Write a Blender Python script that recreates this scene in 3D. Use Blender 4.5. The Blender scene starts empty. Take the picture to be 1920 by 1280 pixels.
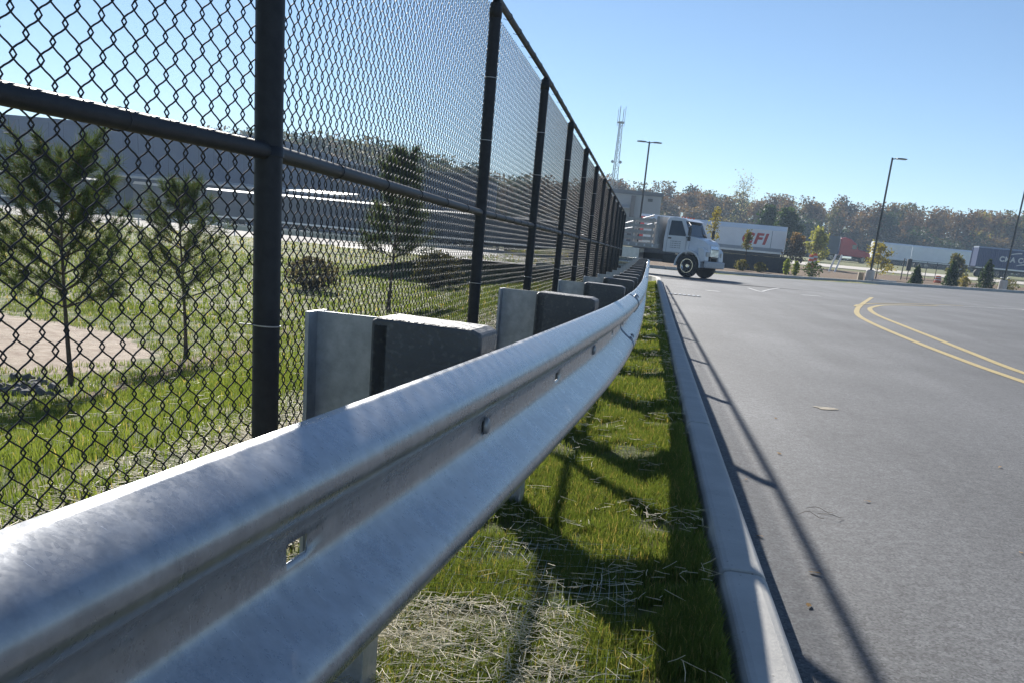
import bpy, math, random
import numpy as np
from mathutils import Matrix, Vector

random.seed(7)
RNG = np.random.default_rng(11)
R = math.radians
scene = bpy.context.scene
COL = scene.collection

# ------------------------------------------------------------------ camera
EYE = 1.05
PITCH, ROLL, YAW, FPX, PPY = 0.3233, 0.0945, 0.0982, 1923.0, 1100.0
_fw = np.array([-math.sin(YAW) * math.cos(PITCH), math.cos(YAW) * math.cos(PITCH), -math.sin(PITCH)])
_r0 = np.array([math.cos(YAW), math.sin(YAW), 0.0]); _u0 = np.cross(_r0, _fw)
_r = math.cos(ROLL) * _r0 + math.sin(ROLL) * _u0
_u = -math.sin(ROLL) * _r0 + math.cos(ROLL) * _u0
camd = bpy.data.cameras.new('camera'); cam = bpy.data.objects.new('camera', camd); COL.objects.link(cam)
M = Matrix(((_r[0], _u[0], -_fw[0], 0), (_r[1], _u[1], -_fw[1], 0), (_r[2], _u[2], -_fw[2], EYE), (0, 0, 0, 1)))
cam.matrix_world = M
camd.sensor_fit = 'HORIZONTAL'; camd.sensor_width = 36.0; camd.lens = 36.0 * FPX / 1920.0
camd.shift_y = (PPY - 640.0) / 1920.0
camd.clip_start = 0.02; camd.clip_end = 6000
scene.camera = cam

# ------------------------------------------------------------------ sky, sun, exposure
SUN_AZ, SUN_EL = 22.0, 26.0        # degrees left of +Y, above the horizon
world = bpy.data.worlds.new('World'); scene.world = world; world.use_nodes = True
wn = world.node_tree.nodes; wl = world.node_tree.links
sky = wn.new('ShaderNodeTexSky'); sky.sky_type = 'NISHITA'; sky.sun_disc = False
sky.sun_elevation = R(SUN_EL); sky.sun_rotation = R(-SUN_AZ)
sky.altitude = 900; sky.air_density = 0.85; sky.dust_density = 0.06; sky.ozone_density = 3.0
wl.new(sky.outputs[0], wn['Background'].inputs[0]); wn['Background'].inputs[1].default_value = 0.058
sund = bpy.data.lights.new('sun', 'SUN'); sund.energy = 5.0; sund.angle = R(0.53); sund.color = (1.0, 0.955, 0.885)
sun = bpy.data.objects.new('sun', sund); COL.objects.link(sun)
sd = Vector((-math.sin(R(SUN_AZ)) * math.cos(R(SUN_EL)), math.cos(R(SUN_AZ)) * math.cos(R(SUN_EL)), math.sin(R(SUN_EL))))
sun.rotation_euler = sd.to_track_quat('Z', 'Y').to_euler(); sun.location = (-20, 20, 30)
vs = scene.view_settings; vs.view_transform = 'Standard'; vs.look = 'None'; vs.exposure = 1.0; vs.gamma = 1.0
scene.cycles.max_bounces = 8; scene.cycles.transparent_max_bounces = 12
scene.cycles.volume_bounces = 1

# ------------------------------------------------------------------ small tools
def sm(a, b, x):
    t = np.clip((np.asarray(x, float) - a) / (b - a), 0, 1); return t * t * (3 - 2 * t)

def road_z(x, y):
    x = np.asarray(x, float); y = np.asarray(y, float)
    return .0055 * np.maximum(0, y - 15) + .017 * np.maximum(0, x - 3) * sm(10, 50, y)

def ray(px, py):
    return _fw * FPX + _r * (px - 960) - _u * (py - PPY)

def at_y(px, py, y):
    """photo pixel -> point at world distance y"""
    d = ray(px, py); p = d * (y / d[1]); return Vector((p[0], p[1], p[2] + EYE))

def props(o, label=None, cat=None, group=None, kind=None):
    if label: o['label'] = label
    if cat: o['category'] = cat
    if group: o['group'] = group
    if kind: o['kind'] = kind
    return o

def empty(name, loc=(0, 0, 0), rz=0.0, label=None, cat=None, group=None, scale=None):
    o = bpy.data.objects.new(name, None); COL.objects.link(o)
    o.empty_display_size = 0.2; o.location = loc; o.rotation_euler = (0, 0, rz)
    if scale: o.scale = (scale,) * 3
    return props(o, label, cat, group)

def link(name, me, parent=None, loc=None, rot=None):
    o = bpy.data.objects.new(name, me); COL.objects.link(o)
    if parent: o.parent = parent
    if loc is not None: o.location = loc
    if rot is not None: o.rotation_euler = rot
    return o

class MB:
    """collects shapes, builds one mesh"""
    def __init__(s): s.v = []; s.f = []
    def add(s, vs_, fs):
        n = len(s.v); s.v += [tuple(map(float, p)) for p in vs_]; s.f += [tuple(i + n for i in f) for f in fs]; return s
    def box(s, x0, x1, y0, y1, z0, z1, T=None):
        p = [(x, y, z) for z in (z0, z1) for y in (y0, y1) for x in (x0, x1)]
        if T is not None: p = [tuple(T @ Vector(q)) for q in p]
        return s.add(p, [(0, 2, 3, 1), (4, 5, 7, 6), (0, 1, 5, 4), (2, 6, 7, 3), (0, 4, 6, 2), (1, 3, 7, 5)])
    def bar(s, a, b, w, h=None):
        a = Vector(a); b = Vector(b); d = b - a; L = d.length
        q = d.to_track_quat('X', 'Z').to_matrix().to_4x4(); T = Matrix.Translation(a) @ q
        h = h or w
        return s.box(0, L, -w / 2, w / 2, -h / 2, h / 2, T)
    def tube(s, path, r, n=8, caps=True):
        P = [Vector(p) for p in path]; rs = r if hasattr(r, '__len__') else [r] * len(P)
        vs_ = []; fs = []
        up = None
        for i, p in enumerate(P):
            t = (P[min(i + 1, len(P) - 1)] - P[max(i - 1, 0)]).normalized()
            if up is None:
                up = Vector((0, 0, 1)) if abs(t.z) < .9 else Vector((1, 0, 0))
            a = t.cross(up).normalized(); b = a.cross(t); up = b
            for k in range(n):
                c = 2 * math.pi * k / n; vs_.append(p + (a * math.cos(c) + b * math.sin(c)) * rs[i])
        for i in range(len(P) - 1):
            for k in range(n):
                k2 = (k + 1) % n; fs.append((i * n + k, i * n + k2, (i + 1) * n + k2, (i + 1) * n + k))
        if caps:
            fs.append(tuple(range(n))); fs.append(tuple((len(P) - 1) * n + k for k in reversed(range(n))))
        return s.add(vs_, fs)
    def lathe(s, prof, n=24, T=None, cap=True):
        """prof: (r, z) pairs about local Z"""
        vs_ = []; fs = []
        for r, z in prof:
            for k in range(n):
                a = 2 * math.pi * k / n; vs_.append(Vector((r * math.cos(a), r * math.sin(a), z)))
        if T is not None: vs_ = [T @ p for p in vs_]
        for i in range(len(prof) - 1):
            for k in range(n):
                k2 = (k + 1) % n; fs.append((i * n + k, i * n + k2, (i + 1) * n + k2, (i + 1) * n + k))
        if cap:
            fs.append(tuple(reversed(range(n)))); fs.append(tuple((len(prof) - 1) * n + k for k in range(n)))
        return s.add(vs_, fs)
    def prism(s, prof, y0, y1, f0=None, f1=None):
        """prof: list of (x, z); extruded along y; f0/f1 shift functions for each end"""
        n = len(prof)
        a = [(x, y0, z) for x, z in prof] if f0 is None else [f0(x, z) for x, z in prof]
        b = [(x, y1, z) for x, z in prof] if f1 is None else [f1(x, z) for x, z in prof]
        fs = [(i, (i + 1) % n, n + (i + 1) % n, n + i) for i in range(n)]
        fs.append(tuple(reversed(range(n)))); fs.append(tuple(range(n, 2 * n)))
        return s.add(a + b, fs)
    def mesh(s, name, mat, smooth=False):
        me = bpy.data.meshes.new(name); me.from_pydata(s.v, [], s.f); me.update()
        import bmesh
        bm = bmesh.new(); bm.from_mesh(me); bmesh.ops.recalc_face_normals(bm, faces=bm.faces); bm.to_mesh(me); bm.free()
        if mat: me.materials.append(mat)
        if smooth:
            me.polygons.foreach_set('use_smooth', [True] * len(me.polygons))
        return me
    def build(s, name, mat, parent=None, smooth=False, bevel=0, loc=None, rot=None, seg=2, angle=40):
        o = link(name, s.mesh(name, mat, smooth), parent, loc, rot)
        if smooth: auto_smooth(o.data, angle)
        if bevel:
            m = o.modifiers.new('bevel', 'BEVEL'); m.width = bevel; m.segments = seg; m.limit_method = 'ANGLE'; m.angle_limit = R(35)
            m.harden_normals = False
        return o

def auto_smooth(me, deg):
    import bmesh
    bm = bmesh.new(); bm.from_mesh(me)
    for e in bm.edges:
        if len(e.link_faces) == 2 and e.calc_face_angle(0) > R(deg): e.smooth = False
    bm.to_mesh(me); bm.free()

def np_mesh(name, V, F, mat, smooth=False, col=None, quads=False):
    """V (n,3), F (m,3|4)"""
    me = bpy.data.meshes.new(name); k = F.shape[1]
    me.vertices.add(len(V)); me.vertices.foreach_set('co', V.astype(np.float32).ravel())
    me.loops.add(F.size); me.loops.foreach_set('vertex_index', F.astype(np.int32).ravel())
    me.polygons.add(len(F)); me.polygons.foreach_set('loop_start', np.arange(0, F.size, k, dtype=np.int32))
    me.polygons.foreach_set('loop_total', np.full(len(F), k, np.int32))
    if smooth: me.polygons.foreach_set('use_smooth', np.ones(len(F), bool))
    me.update(calc_edges=True); me.validate()
    if col is not None:
        a = me.color_attributes.new('col', 'FLOAT_COLOR', 'POINT')
        c = np.ones((len(V), 4), np.float32); c[:, :3] = col; a.data.foreach_set('color', c.ravel())
    if mat: me.materials.append(mat)
    return me

def copy_tree(o, parent=None):
    c = o.copy(); COL.objects.link(c); c.parent = parent
    for ch in list(o.children): copy_tree(ch, c)
    return c

# ------------------------------------------------------------------ materials
def nodes(name):
    m = bpy.data.materials.new(name); m.use_nodes = True
    nt = m.node_tree; return m, nt, nt.nodes, nt.links, nt.nodes['Principled BSDF']

def N(n, t, **kw):
    x = n.new(t)
    for k, v in kw.items():
        if k in x.inputs: x.inputs[k].default_value = v
        else: setattr(x, k, v)
    return x

def pmat(name, c1, c2=None, scale=8.0, rough=.6, metal=0.0, bump=0.0, bscale=None, rvar=0.0, detail=6, c3=None, s3=40, spec=None, stretch=None):
    m, nt, n, l, b = nodes(name)
    b.inputs['Roughness'].default_value = rough; b.inputs['Metallic'].default_value = metal
    if spec is not None: b.inputs['Specular IOR Level'].default_value = spec
    tc = N(n, 'ShaderNodeTexCoord'); src = tc.outputs['Object']
    if stretch:
        mp = N(n, 'ShaderNodeMapping'); mp.inputs['Scale'].default_value = stretch; l.new(src, mp.inputs[0]); src = mp.outputs[0]
    nz = N(n, 'ShaderNodeTexNoise', Scale=scale, Detail=detail, Roughness=.6); l.new(src, nz.inputs['Vector'])
    c2 = c2 or tuple(x * .8 for x in c1)
    rp = N(n, 'ShaderNodeValToRGB'); rp.color_ramp.elements[0].position = .35; rp.color_ramp.elements[1].position = .65
    rp.color_ramp.elements[0].color = (*c1, 1); rp.color_ramp.elements[1].color = (*c2, 1)
    l.new(nz.outputs['Fac'], rp.inputs[0]); out = rp.outputs[0]
    if c3:
        n3 = N(n, 'ShaderNodeTexNoise', Scale=s3, Detail=4); l.new(src, n3.inputs['Vector'])
        r3 = N(n, 'ShaderNodeValToRGB'); r3.color_ramp.elements[0].position = .55; r3.color_ramp.elements[1].position = .7
        l.new(n3.outputs['Fac'], r3.inputs[0])
        mx = N(n, 'ShaderNodeMixRGB'); l.new(r3.outputs[0], mx.inputs[0]); l.new(out, mx.inputs[1]); mx.inputs[2].default_value = (*c3, 1); out = mx.outputs[0]
    l.new(out, b.inputs['Base Color'])
    if rvar:
        mr = N(n, 'ShaderNodeMapRange'); mr.inputs['To Min'].default_value = max(.02, rough - rvar); mr.inputs['To Max'].default_value = min(1, rough + rvar)
        l.new(nz.outputs['Fac'], mr.inputs['Value']); l.new(mr.outputs[0], b.inputs['Roughness'])
    if bump:
        nb = N(n, 'ShaderNodeTexNoise', Scale=bscale or scale * 6, Detail=4); l.new(src, nb.inputs['Vector'])
        bp = N(n, 'ShaderNodeBump'); bp.inputs['Strength'].default_value = bump; bp.inputs['Distance'].default_value = .01
        l.new(nb.outputs['Fac'], bp.inputs['Height']); l.new(bp.outputs[0], b.inputs['Normal'])
    return m

def leafmat(name, trans=.45, rough=.6):
    m, nt, n, l, b = nodes(name)
    at = N(n, 'ShaderNodeAttribute', attribute_name='col')
    b.inputs['Roughness'].default_value = rough; b.inputs['Specular IOR Level'].default_value = .10
    l.new(at.outputs['Color'], b.inputs['Base Color'])
    tr = N(n, 'ShaderNodeBsdfTranslucent'); hs = N(n, 'ShaderNodeMixRGB', blend_type='MULTIPLY'); hs.inputs[0].default_value = 1
    l.new(at.outputs['Color'], hs.inputs[1]); hs.inputs[2].default_value = (1.25, 1.2, .55, 1); l.new(hs.outputs[0], tr.inputs[0])
    mx = N(n, 'ShaderNodeMixShader'); mx.inputs[0].default_value = trans
    l.new(b.outputs[0], mx.inputs[1]); l.new(tr.outputs[0], mx.inputs[2]); l.new(mx.outputs[0], n['Material Output'].inputs[0])
    return m

def asphalt():
    m, nt, n, l, b = nodes('asphalt')
    tc = N(n, 'ShaderNodeTexCoord'); o = tc.outputs['Object']
    big = N(n, 'ShaderNodeTexNoise', Scale=.35, Detail=5); l.new(o, big.inputs['Vector'])
    mid_ = N(n, 'ShaderNodeTexNoise', Scale=14, Detail=6, Roughness=.7); l.new(o, mid_.inputs['Vector'])
    vor = N(n, 'ShaderNodeTexVoronoi', Scale=120); l.new(o, vor.inputs['Vector'])
    r1 = N(n, 'ShaderNodeValToRGB'); e = r1.color_ramp.elements
    e[0].position = .3; e[0].color = (.056, .059, .066, 1); e[1].position = .7; e[1].color = (.092, .096, .105, 1)
    l.new(big.outputs['Fac'], r1.inputs[0])
    r2 = N(n, 'ShaderNodeValToRGB'); e = r2.color_ramp.elements
    e[0].position = .3; e[0].color = (.62, .62, .62, 1); e[1].position = .72; e[1].color = (1.3, 1.3, 1.3, 1)
    l.new(mid_.outputs['Fac'], r2.inputs[0])
    r3 = N(n, 'ShaderNodeValToRGB'); e = r3.color_ramp.elements
    e[0].position = 0; e[0].color = (.30, .30, .30, 1); e[1].position = 1; e[1].color = (2.4, 2.35, 2.25, 1)
    l.new(vor.outputs['Color'], r3.inputs[0])
    a = N(n, 'ShaderNodeMixRGB', blend_type='MULTIPLY'); a.inputs[0].default_value = 1; l.new(r1.outputs[0], a.inputs[1]); l.new(r2.outputs[0], a.inputs[2])
    c = N(n, 'ShaderNodeMixRGB', blend_type='MULTIPLY'); c.inputs[0].default_value = .9; l.new(a.outputs[0], c.inputs[1]); l.new(r3.outputs[0], c.inputs[2])
    mpw = N(n, 'ShaderNodeMapping'); mpw.inputs['Scale'].default_value = (1.1, .10, 1); l.new(o, mpw.inputs[0])
    wb = N(n, 'ShaderNodeTexNoise', Scale=1.0, Detail=6, Roughness=.55); l.new(mpw.outputs[0], wb.inputs['Vector'])
    r4 = N(n, 'ShaderNodeValToRGB'); e = r4.color_ramp.elements; e[0].position = .38; e[0].color = (.80, .80, .80, 1); e[1].position = .64; e[1].color = (1.14, 1.14, 1.13, 1); l.new(wb.outputs['Fac'], r4.inputs[0])
    sn_ = N(n, 'ShaderNodeTexNoise', Scale=.9, Detail=8, Roughness=.72); l.new(o, sn_.inputs['Vector'])
    r5 = N(n, 'ShaderNodeValToRGB'); e = r5.color_ramp.elements; e[0].position = .30; e[0].color = (.62, .62, .62, 1); e[1].position = .40; e[1].color = (1, 1, 1, 1); l.new(sn_.outputs['Fac'], r5.inputs[0])
    for q in (r4, r5):
        y_ = N(n, 'ShaderNodeMixRGB', blend_type='MULTIPLY'); y_.inputs[0].default_value = 1; l.new(c.outputs[0], y_.inputs[1]); l.new(q.outputs[0], y_.inputs[2]); c = y_
    l.new(c.outputs[0], b.inputs['Base Color']); b.inputs['Roughness'].default_value = .72; b.inputs['Specular IOR Level'].default_value = .5
    fg = N(n, 'ShaderNodeTexNoise', Scale=260, Detail=3, Roughness=.7); l.new(o, fg.inputs['Vector'])
    bp = N(n, 'ShaderNodeBump'); bp.inputs['Strength'].default_value = .55; bp.inputs['Distance'].default_value = .006
    l.new(fg.outputs['Fac'], bp.inputs['Height']); l.new(bp.outputs[0], b.inputs['Normal'])
    return m

def concrete(name='concrete', c1=(.58, .56, .52), c2=(.42, .41, .385)):
    m, nt, n, l, b = nodes(name)
    tc = N(n, 'ShaderNodeTexCoord'); o = tc.outputs['Object']
    a = N(n, 'ShaderNodeTexNoise', Scale=2.5, Detail=8, Roughness=.65); l.new(o, a.inputs['Vector'])
    f = N(n, 'ShaderNodeTexNoise', Scale=90, Detail=3); l.new(o, f.inputs['Vector'])
    pit = N(n, 'ShaderNodeTexVoronoi', Scale=22); l.new(o, pit.inputs['Vector'])
    r = N(n, 'ShaderNodeValToRGB'); r.color_ramp.elements[0].position = .3; r.color_ramp.elements[1].position = .7
    r.color_ramp.elements[0].color = (*c2, 1); r.color_ramp.elements[1].color = (*c1, 1); l.new(a.outputs['Fac'], r.inputs[0])
    pr = N(n, 'ShaderNodeValToRGB'); pr.color_ramp.elements[0].position = .06; pr.color_ramp.elements[1].position = .10
    pr.color_ramp.elements[0].color = (.45, .43, .4, 1); pr.color_ramp.elements[1].color = (1, 1, 1, 1); l.new(pit.outputs['Distance'], pr.inputs[0])
    x = N(n, 'ShaderNodeMixRGB', blend_type='MULTIPLY'); x.inputs[0].default_value = .8; l.new(r.outputs[0], x.inputs[1]); l.new(pr.outputs[0], x.inputs[2])
    l.new(x.outputs[0], b.inputs['Base Color']); b.inputs['Roughness'].default_value = .82
    bp = N(n, 'ShaderNodeBump'); bp.inputs['Strength'].default_value = .35; bp.inputs['Distance'].default_value = .004
    l.new(f.outputs['Fac'], bp.inputs['Height']); l.new(bp.outputs[0], b.inputs['Normal'])
    return m

def galv(name, base=.40, rough=.28, streak=True, metal=.55):
    """weathered hot-dip galvanising: mottled zinc, fine spangle, light scuffs across the rail"""
    m, nt, n, l, b = nodes(name)
    tc = N(n, 'ShaderNodeTexCoord'); o = tc.outputs['Object']
    cl = N(n, 'ShaderNodeTexNoise', Scale=9, Detail=9, Roughness=.68); l.new(o, cl.inputs['Vector'])
    mot = N(n, 'ShaderNodeTexNoise', Scale=38, Detail=5, Roughness=.6); l.new(o, mot.inputs['Vector'])
    mp = N(n, 'ShaderNodeMapping'); mp.inputs['Scale'].default_value = (30, 330, 20); l.new(o, mp.inputs[0])
    st = N(n, 'ShaderNodeTexNoise', Scale=1, Detail=6, Roughness=.62); l.new(mp.outputs[0], st.inputs['Vector'])
    sp = N(n, 'ShaderNodeTexVoronoi', Scale=230); l.new(o, sp.inputs['Vector'])
    r = N(n, 'ShaderNodeValToRGB'); e = r.color_ramp.elements
    e[0].position = .34; e[0].color = (base * .74, base * .79, base * .86, 1); e[1].position = .66; e[1].color = (base * 1.0, base * 1.02, base * 1.05, 1)
    l.new(cl.outputs['Fac'], r.inputs[0])
    rm = N(n, 'ShaderNodeValToRGB'); e = rm.color_ramp.elements
    e[0].position = .38; e[0].color = (.87, .87, .87, 1); e[1].position = .62; e[1].color = (1.07, 1.07, 1.07, 1); l.new(mot.outputs['Fac'], rm.inputs[0])
    r2 = N(n, 'ShaderNodeValToRGB'); e = r2.color_ramp.elements
    e[0].position = .675; e[0].color = (1, 1, 1, 1); e[1].position = .695; e[1].color = (1.9, 1.9, 1.9, 1); l.new(st.outputs['Fac'], r2.inputs[0])
    r3 = N(n, 'ShaderNodeValToRGB'); e = r3.color_ramp.elements
    e[0].color = (.95, .95, .95, 1); e[1].color = (1.04, 1.04, 1.04, 1); l.new(sp.outputs['Color'], r3.inputs[0])
    cur = r.outputs[0]
    for fac, src in ((1.0, rm), (1.0 if streak else .25, r2), (1.0, r3)):
        x = N(n, 'ShaderNodeMixRGB', blend_type='MULTIPLY'); x.inputs[0].default_value = fac; l.new(cur, x.inputs[1]); l.new(src.outputs[0], x.inputs[2]); cur = x.outputs[0]
    l.new(cur, b.inputs['Base Color']); b.inputs['Metallic'].default_value = metal
    ma = N(n, 'ShaderNodeMath', operation='MULTIPLY_ADD'); ma.inputs[1].default_value = .22; ma.inputs[2].default_value = rough - .13; l.new(cl.outputs['Fac'], ma.inputs[0])
    mb = N(n, 'ShaderNodeMath', operation='MULTIPLY_ADD'); mb.inputs[1].default_value = .06; l.new(sp.outputs['Color'], mb.inputs[0]); l.new(ma.outputs[0], mb.inputs[2])
    l.new(mb.outputs[0], b.inputs['Roughness'])
    bp = N(n, 'ShaderNodeBump'); bp.inputs['Strength'].default_value = .06; bp.inputs['Distance'].default_value = .004
    l.new(mot.outputs['Fac'], bp.inputs['Height']); l.new(bp.outputs[0], b.inputs['Normal'])
    return m

def ground_mat():
    """grass soil, sand and mulch, chosen by painted masks in attribute col (r sand, g mulch, b gravel soil)"""
    m, nt, n, l, b = nodes('ground_soil')
    tc = N(n, 'ShaderNodeTexCoord'); o = tc.outputs['Object']
    at = N(n, 'ShaderNodeAttribute', attribute_name='col'); sp = N(n, 'ShaderNodeSeparateColor'); l.new(at.outputs['Color'], sp.inputs[0])
    def ramp(scale, c1, c2, det=8):
        nz = N(n, 'ShaderNodeTexNoise', Scale=scale, Detail=det, Roughness=.7); l.new(o, nz.inputs['Vector'])
        r = N(n, 'ShaderNodeValToRGB'); r.color_ramp.elements[0].position = .36; r.color_ramp.elements[1].position = .64
        r.color_ramp.elements[0].color = (*c1, 1); r.color_ramp.elements[1].color = (*c2, 1); l.new(nz.outputs['Fac'], r.inputs[0]); return r
    g = ramp(3.0, (.075, .115, .025), (.14, .15, .055))
    sa = ramp(4.0, (.34, .26, .20), (.52, .43, .34)); mu = ramp(6.0, (.10, .060, .038), (.20, .14, .085)); lot = ramp(.5, (.34, .32, .29), (.46, .43, .39))
    # straw rows across the bank
    mp = N(n, 'ShaderNodeMapping'); mp.inputs['Rotation'].default_value = (0, 0, R(34)); l.new(o, mp.inputs[0])
    wv = N(n, 'ShaderNodeTexWave', Scale=.42, Distortion=4.0, Detail=4); wv.inputs['Detail Scale'].default_value = 2.0; l.new(mp.outputs[0], wv.inputs['Vector'])
    wr = N(n, 'ShaderNodeValToRGB'); wr.color_ramp.elements[0].position = .62; wr.color_ramp.elements[1].position = .95; wr.color_ramp.elements[1].color = (.55, .55, .55, 1); l.new(wv.outputs['Fac'], wr.inputs[0])
    s0 = N(n, 'ShaderNodeMixRGB'); l.new(wr.outputs[0], s0.inputs[0]); l.new(g.outputs[0], s0.inputs[1]); s0.inputs[2].default_value = (.40, .34, .19, 1)
    mz = N(n, 'ShaderNodeTexNoise', Scale=2.2, Detail=7, Roughness=.7); l.new(o, mz.inputs['Vector'])
    cur = s0.outputs[0]
    for ch, rr in (('Red', sa), ('Green', mu), ('Blue', lot)):
        ad = N(n, 'ShaderNodeMath', operation='MULTIPLY_ADD'); ad.inputs[1].default_value = 1.6; ad.inputs[2].default_value = -.8; l.new(mz.outputs['Fac'], ad.inputs[0])
        a2 = N(n, 'ShaderNodeMath', operation='ADD'); l.new(sp.outputs[ch], a2.inputs[0]); l.new(ad.outputs[0], a2.inputs[1])
        mr = N(n, 'ShaderNodeMapRange', interpolation_type='SMOOTHSTEP'); mr.inputs['From Min'].default_value = .35; mr.inputs['From Max'].default_value = .65; l.new(a2.outputs[0], mr.inputs['Value'])
        mx = N(n, 'ShaderNodeMixRGB'); l.new(mr.outputs[0], mx.inputs[0]); l.new(cur, mx.inputs[1]); l.new(rr.outputs[0], mx.inputs[2]); cur = mx.outputs[0]
    l.new(cur, b.inputs['Base Color']); b.inputs['Roughness'].default_value = .9; b.inputs['Specular IOR Level'].default_value = .15
    nb = N(n, 'ShaderNodeTexNoise', Scale=22, Detail=8, Roughness=.75); l.new(o, nb.inputs['Vector'])
    bp = N(n, 'ShaderNodeBump'); bp.inputs['Strength'].default_value = .8; bp.inputs['Distance'].default_value = .05
    l.new(nb.outputs['Fac'], bp.inputs['Height']); l.new(bp.outputs[0], b.inputs['Normal'])
    return m

MAT = {}
MAT['asphalt'] = asphalt(); MAT['concrete'] = concrete(); MAT['ground'] = ground_mat()
MAT['galv'] = galv('galvanised_rail'); MAT['galv_post'] = galv('galvanised_post', .48, .5, False); MAT['galv_bolt'] = galv('galvanised_bolt', .40, .45, False)
MAT['black_vinyl'] = pmat('black_vinyl_coating', (.020, .022, .027), (.032, .034, .040), 30, .55, 0, .08, 200, .06, spec=.35)
MAT['block'] = pmat('recycled_plastic_block', (.085, .090, .098), (.105, .110, .118), 9, .55, 0, .35, 120, .10, c3=(.14, .145, .15), s3=90)
MAT['leaf'] = leafmat('foliage', .42); MAT['grass'] = leafmat('grass_blades', .5, .5); MAT['needle'] = leafmat('pine_needles', .3)
MAT['straw'] = pmat('straw', (.84, .76, .56), (.70, .60, .40), 30, .6)
MAT['net'] = pmat('white_netting', (.55, .58, .48), None, 30, .5)
MAT['bark'] = pmat('bark', (.13, .095, .068), (.075, .055, .042), 14, .9, 0, .6, 60)
MAT['yellow'] = pmat('yellow_road_paint', (.50, .38, .14), (.40, .31, .13), 9, .6, 0, .25, 120, c3=(.16, .13, .08), s3=55)
MAT['white_paint'] = pmat('white_road_paint', (.55, .55, .53), (.36, .36, .36), 8, .6, 0, .2, 100, c3=(.14, .14, .14), s3=40)
MAT['truck_white'] = pmat('white_truck_paint', (.72, .74, .76), (.66, .68, .71), 3, .25, 0, 0, None, .05)
MAT['trailer_white'] = pmat('white_trailer_panel', (.88, .89, .90), (.82, .83, .84), 1.2, .42, 0, .05, 4)
MAT['alu'] = pmat('aluminium', (.62, .63, .64), (.50, .51, .52), 6, .38, .85, .05, 30, .08)
MAT['chrome'] = pmat('chrome', (.75, .75, .76), (.68, .68, .69), 5, .12, 1.0)
MAT['rubber'] = pmat('tyre_rubber', (.022, .022, .023), (.035, .034, .033), 20, .8, 0, .2, 120)
MAT['dark_metal'] = pmat('dark_chassis', (.022, .023, .025), (.04, .04, .04), 10, .55)
MAT['glass'] = pmat('cab_glass', (.02, .025, .03), (.03, .035, .04), 3, .05, 0, spec=.8)
MAT['red'] = pmat('red_truck_paint', (.60, .030, .030), (.52, .026, .026), 3, .28)
MAT['cfi_red'] = pmat('red_lettering', (.52, .03, .03), (.46, .03, .03), 3, .4)
MAT['navy'] = pmat('navy_container_paint', (.010, .032, .120), (.013, .038, .135), 2, .45)
MAT['white_letter'] = pmat('white_lettering', (.72, .73, .74), None, 3, .5)
MAT['grey_letter'] = pmat('grey_lettering', (.30, .32, .35), None, 3, .5)
MAT['bronze'] = pmat('dark_bronze_pole', (.020, .019, .019), (.03, .028, .026), 8, .45)
MAT['tower'] = pmat('tower_steel', (.40, .41, .42), (.34, .35, .36), 5, .5, .5)
MAT['wall_grey'] = pmat('grey_metal_wall', (.36, .37, .38), (.32, .33, .34), .5, .55, 0, .1, 2)
MAT['wall_blue'] = pmat('blue_grey_metal_wall', (.036, .062, .135), (.030, .054, .12), .15, .55, 0, .1, 1)
MAT['roof_pale'] = pmat('pale_metal_roof', (.42, .42, .41), (.36, .36, .35), .4, .55, .1)
MAT['trailer_dark'] = pmat('dark_trailer_panel', (.10, .11, .13), (.08, .09, .105), 1, .5)
MAT['wall_block'] = pmat('charcoal_wall_block', (.060, .065, .075), (.045, .05, .058), 6, .85, 0, .5, 30)
MAT['orange'] = pmat('orange_plastic', (.62, .10, .02), (.52, .09, .02), 5, .5)
MAT['wood'] = pmat('grey_stake_wood', (.44, .43, .41), (.34, .33, .32), 6, .7, 0, .2, 40)
MAT['stone'] = pmat('riprap_stone', (.16, .16, .165), (.09, .09, .095), 5, .85, 0, .5, 30)
MAT['twig'] = pmat('dry_twig', (.22, .16, .10), (.14, .10, .07), 30, .8)
MAT['lens'] = pmat('lamp_lens', (.5, .5, .48), None, 5, .2)

# ------------------------------------------------------------------ ground and road
KX0, KX1 = .335, .485          # kerb back and face
def far_kerb_y(x):
    return np.interp(x, [-40, 2, 6, 12, 20, 28, 60, 120], [63, 65, 66.2, 71, 77, 83, 107, 150])

def land(x, y):
    x = np.asarray(x, float); y = np.asarray(y, float)
    strip = np.interp(x, [-7.5, -5.5, -3, -1.6, -1.1, -.5, -.15, .1, .3], [-1.2, -.85, -.36, -.08, .0, .045, .06, .085, .125])
    basin = np.interp(y, [-60, 14, 30, 76, 90, 400], [-1.38, -1.38, -1.10, -.42, -.40, -.40])
    s = sm(-1.1, -8.6, x)
    left = np.where(x > -1.1, strip, s * basin + (1 - s) * np.interp(x, [-8.6, -1.1], [-.35, 0.0]))
    lot = road_z(x, y) - .045
    fk = far_kerb_y(x)
    bed = np.interp(y, [60, 80, 100, 123, 150, 165, 200, 300, 700, 1600], [.35, .62, .82, 1.05, 2.05, 2.3, 3.0, 4.2, 7, 10])
    beyond = np.maximum(0, 1) * (road_z(x, fk) + .10) * (1 - sm(0, 14, y - fk)) + bed * sm(0, 14, y - fk)
    right = np.where(y < fk + .1, lot, beyond)
    left2 = np.where(y > 44, left, left)
    w = sm(.30, .34, x)
    near = left2 * (1 - w) + right * w
    far_mix = sm(44.5, 46.0, y)
    wl_ = sm(-14, -8, x)
    farz = left2 * (1 - wl_) + right * wl_
    return near * (1 - far_mix) + farz * far_mix

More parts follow.
